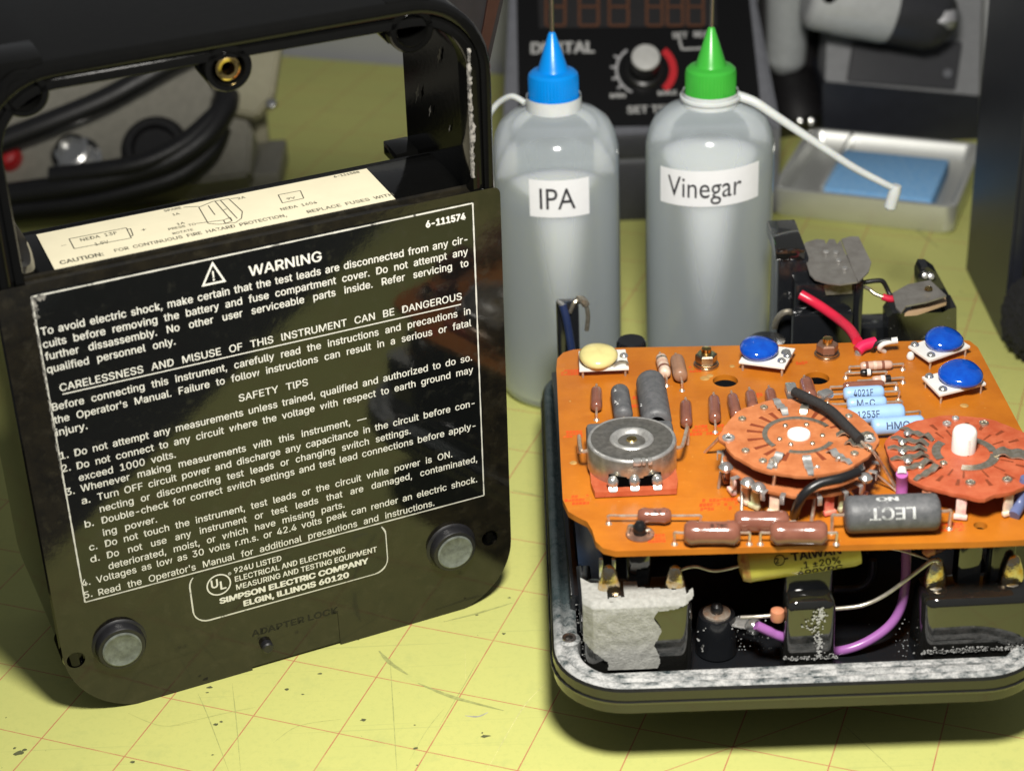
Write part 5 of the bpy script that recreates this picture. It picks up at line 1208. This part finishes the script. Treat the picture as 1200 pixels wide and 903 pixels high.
# upright bracket: sloping grey plate, then a vertical housing
def slab(pts, m, name, parent, dirv=(0, .6, 0)):
    bm = B(); loft(bm, [[p + Vector(dirv) * t for p in pts] for t in (0, 1)]); bmesh.ops.bevel(bm, geom=list(bm.edges), offset=.06, segments=2, affect='EDGES'); return obj(name, bm, m, parent, smooth=30)
yS = fl.y + Ly + .3
def PSd(u, v, y): return PY(u, v, y)
slab([PSd(u, v, yS) for u, v in ((964, 165), (964, 96), (1148, 112), (1148, 178))], 'cabinet', 'bracket_base', std, (0, 4, 0))
slab([PSd(967, 96, yS - .02), PSd(1148, 113, yS - .02), PSd(1152, -30, yS + 2.5), PSd(972, -30, yS + 2.5)], 'bracket_grey', 'bracket_slope', std, (0, 2, -.3))
slab([PSd(992, 96, yS - .2), PSd(1120, 106, yS - .2), PSd(1128, 50, yS + .6), PSd(1000, 50, yS + .6)], 'st_dark', 'recess_plate', std, (0, .2, 0))
c = PSd(1110, 86, yS - .1); bm = B(); lathe(bm, [(.2, 0), (.2, .08)], c, (0, -1, .3), 16); obj('plate_screw', bm, 'st_grey', std)
# funnel that receives the iron
fa, fb = PY(952, 2, yS - 1.2), PY(1085, 28, yS - 1.2); ax_ = (fb - fa).normalized()
Lf = (fb - fa).length
bm = B(); lathe(bm, [(.9, -.35), (1.25, -.30), (1.48, -.05), (1.55, .25), (1.55, Lf * .62), (1.50, Lf * .66)], fa + Vector((.1, 0, .35)), ax_, 40); fu = obj('funnel', bm, 'funnel', std, smooth=50)
bm = B(); lathe(bm, [(1.50, Lf * .65), (1.48, Lf), (1.3, Lf + .5), (.9, Lf + .95), (.3, Lf + 1.1)], fa + Vector((.1, 0, .35)), ax_, 40); obj('funnel_collar', bm, 'st_dark', fu, smooth=50)
bm = B(); tube(bm, [fa + Vector((.25, -1.35, 1.0)), fa + Vector((.45, -1.38, .55)), fa + Vector((.8, -1.42, 1.0)), fa + Vector((1.2, -1.35, 1.5))], .26, 10); obj('funnel_slot', bm, 'hole', fu)
c = PY(1104, 22, yS - 2.2); bm = B(); lathe(bm, [(.42, 0), (.46, .1), (.46, .9), (.40, 1.0)], c + Vector((-.45, 0, 0)), (1, 0, 0), 6); obj('wing_bolt', bm, 'bolt', std, smooth=20)
# sponge: its own thing
bm = B(); box(bm, TP(4.25, Ly / 2 - .55, .80), (4.5, Ly - 2.7, .75), rot=frame((0, 0, 1), dx), bev=.12)
obj('sponge', bm, 'sponge', None, smooth=40, label='flat blue sponge lying in the silver stand tray', cat='sponge')
# pale handle and black cord in the gap between station and stand
bm = B(); tube(bm, [PY(921, -60, 37), PY(922, 20, 37), PY(921, 60, 37), PY(918, 84, 37)], lambda t: .95 if t < .8 else .95 - (t - .8) * 2.2, 14)
obj('tool_handle', bm, 'alu_paint', None, label='pale grey rounded tool handle hanging between the soldering station and the iron stand', cat='tool handle')
bm = B(); tube(bm, [PY(945, -40, 38), PY(938, 40, 38.5), PY(930, 90, 38), PY(932, 120, 36), PY(940, 150, 35)], 1.25, 12)
co_ = obj('rubber_cord', bm, 'bg_black', None, label='thick black rubber cord drooping behind the silver sponge tray', cat='cord')
for u, v in ((938, 142), (951, 142)):
    bm = B(); lathe(bm, [(.18, 0), (.14, .1), (.03, .14)], PY(u, v, 33.5), (0, -1, .3), 12); obj('rivet', bm, 'chrome', co_)
bm = B(); box(bm, PY(935, 100, 39) + Vector((0, 2, 0)), (3.4, 1.5, 9), bev=.3); obj('dark_plug', bm, 'bg_black', None, label='black plastic plug block standing behind the drooping cord', cat='plug')

# ------------------------------------------------------------------ dark cabinet and brush at the right edge
cbn = thing('cabinet', 'tall dark blue-grey equipment cabinet standing at the right edge', 'cabinet', at((22, 20, 0)))
g0, g1 = P(1132, 318), P(1176, 408)
dv = (g1 - g0); 
pts = [P(1131, 316), P(1174, 404), P(1174, 404) + Vector((6, 0, 0)), P(1131, 316) + Vector((7, 0, 0))]
bm = B(); loft(bm, [[Vector((p.x, p.y, z)) for p in pts] for z in (.0, 17)]); bmesh.ops.bevel(bm, geom=list(bm.edges), offset=.12, segments=2, affect='EDGES'); obj('housing', bm, 'cabinet', cbn, smooth=30)
bm = B(); p = P(1176, 408); box(bm, (p.x + 3.2, p.y - .06, 8.5), (5.6, .14, 16.0), bev=.05); obj('front_door', bm, 'cabinet_side', cbn)
# bristly black brush lying in front of the cabinet
bc = P(1186, 430); bt = thing('brush', 'black bristly brush head lying in front of the dark cabinet', 'brush', at((bc.x, bc.y, 0)))
bm = B(); r_ = bmesh.ops.create_icosphere(bm, subdivisions=5, radius=1.0)
for v in bm.verts:
    n = v.co.normalized(); k = 1 + .10 * noise.noise(n * 3) + .07 * noise.noise(n * 14) + .05 * noise.noise(n * 31)
    v.co = Vector((bc.x + .85 + n.x * 1.15 * k, bc.y + .6 + n.y * 1.3 * k, 1.6 + n.z * 1.6 * k))
obj('bristles', bm, 'foam', bt, smooth=0)
bm = B(); box(bm, (bc.x + 2.2, bc.y + 1.4, 2.6), (1.5, 1.2, 4.6), bev=.3); obj('brush_back', bm, 'bg_black', bt)

# ------------------------------------------------------------------ left background: instrument with cables
inst = thing('test_instrument', 'grey bench instrument box with a red knob and nickel socket, seen through the case opening', 'test instrument', at((-16, 32, 0)))
yI = 29.0
ia, ib = PY(-140, 250, yI), PY(288, 180, yI)
TLI = .75; NI = Vector((0, -math.cos(TLI), math.sin(TLI))); VI = Vector((0, math.sin(TLI), math.cos(TLI))); OI = Vector((0, 29.5, 1.2))
def PI_(u, v, off=0.0):
    o = OI + NI * off; d = ray(u, v); return CAM + d * ((o - CAM).dot(NI) / d.dot(NI))
pts = [PI_(u, v) for u, v in ((-160, 268), (292, 205), (296, 150), (268, 95), (272, 40), (262, -40), (-160, 0))]
bm = B(); loft(bm, [[p - NI * t for p in pts] for t in (0, 2.5)]); bmesh.ops.bevel(bm, geom=list(bm.edges), offset=.15, segments=2, affect='EDGES'); obj('sloping_panel', bm, 'inst', inst, smooth=30)
bm = B(); a_ = P(10, 260); box(bm, (-17.5, 33.0, .6), (16, 4, 1.15), bev=.1); obj('plinth', bm, 'inst', inst)
pts = [PI_(u, v, .5) for u, v in ((214, 200), (262, 212), (300, 200), (312, 120), (300, 96), (262, 112))]
pts = [PI_(u, v, .9) for u, v in ((246, 92), (262, 128), (300, 136), (320, 112), (330, 44), (300, 52), (262, 72))]
bm = B(); loft(bm, [[p - NI * t for p in pts] for t in (0, .8)]); bmesh.ops.bevel(bm, geom=list(bm.edges), offset=.12, segments=2, affect='EDGES'); obj('corner_bracket', bm, 'cream_box', inst, smooth=30)
c = PI_(10, 186); bm = B(); lathe(bm, [(.62, 0), (.62, .5), (.5, .75), (.2, .85)], c, NI, 24); obj('red_knob', bm, 'red_knob', inst)
c = PI_(92, 188); bm = B(); lathe(bm, [(1.05, 0), (1.05, .15), (.80, .18), (.78, .5), (.66, .52), (.66, 1.1), (.72, 1.12), (.72, 1.3), (.55, 1.36), (.5, 1.0)], c, NI, 32); obj('nickel_socket', bm, 'chrome', inst)
c = PI_(183, 176); bm = B(); lathe(bm, [(1.45, 0), (1.45, .3), (1.2, .5), (1.0, .5), (.9, .2)], c, NI, 32); obj('rubber_grommet', bm, 'cable', inst)
c = PI_(318, 122, .9); bm = B(); lathe(bm, [(.25, 0), (.2, .12), (.05, .16)], c, NI, 16); obj('panel_screw', bm, 'chrome', inst)
def cable(pts, r, label):
    bm = B(); tube(bm, pts, r, 14, 10); return obj('black_cable', bm, 'cable', None, smooth=60, label=label, cat='cable')
cable([PI_(-60, 190, 1.6), PI_(0, 166, 1.7), PI_(60, 143, 1.8), PI_(120, 118, 1.8), PI_(165, 94, 1.8), PI_(205, 72, 1.6), PI_(240, 55, 1.4)], .48, 'upper black cable slanting across the grey instrument, above its red knob')
cable([PI_(-60, 240, 1.6), PI_(20, 228, 1.8), PI_(90, 218, 2.0), PI_(150, 205, 2.0), PI_(200, 188, 2.0), PI_(240, 160, 1.9), PI_(262, 128, 1.6), PI_(266, 112, 1.2)], .55, 'black cable curving up to the right under the nickel socket')
cable([PI_(-60, 262, 1.4), PI_(20, 246, 1.5), PI_(90, 238, 1.6), PI_(160, 222, 1.6), PI_(210, 205, 1.5), PI_(245, 178, 1.3), PI_(258, 150, 1.2)], .50, 'lowest black cable, running beneath the other curving cable')
cable([PI_(60, 207, 2.2), PI_(120, 200, 2.4), PI_(170, 190, 2.4), PI_(215, 168, 2.2), PI_(250, 138, 1.9), PI_(268, 118, 1.6)], .42, 'black cable lying on top of the thick curved pair beside the grommet')
bm = B(); a_ = P(262, 200); box(bm, (a_.x + .2, a_.y + 1.6, 1.4), (3.6, 3.0, 2.8), rot=Matrix.Rotation(.12, 3, 'Z'), bev=.2); bo = obj('plastic_block', bm, 'cream_box', None, label='pale olive plastic block standing on the mat right of the cables', cat='block')

# ------------------------------------------------------------------ centimetres -> metres
bpy.context.view_layer.update()
done = set()
for o in SC.objects:
    if o.type == 'MESH' and o.data.name not in done:
        done.add(o.data.name); o.data.transform(Matrix.Scale(S, 4))
    if o.type in ('MESH', 'EMPTY'):
        m = o.matrix_basis.copy(); m.translation *= S; o.matrix_basis = m
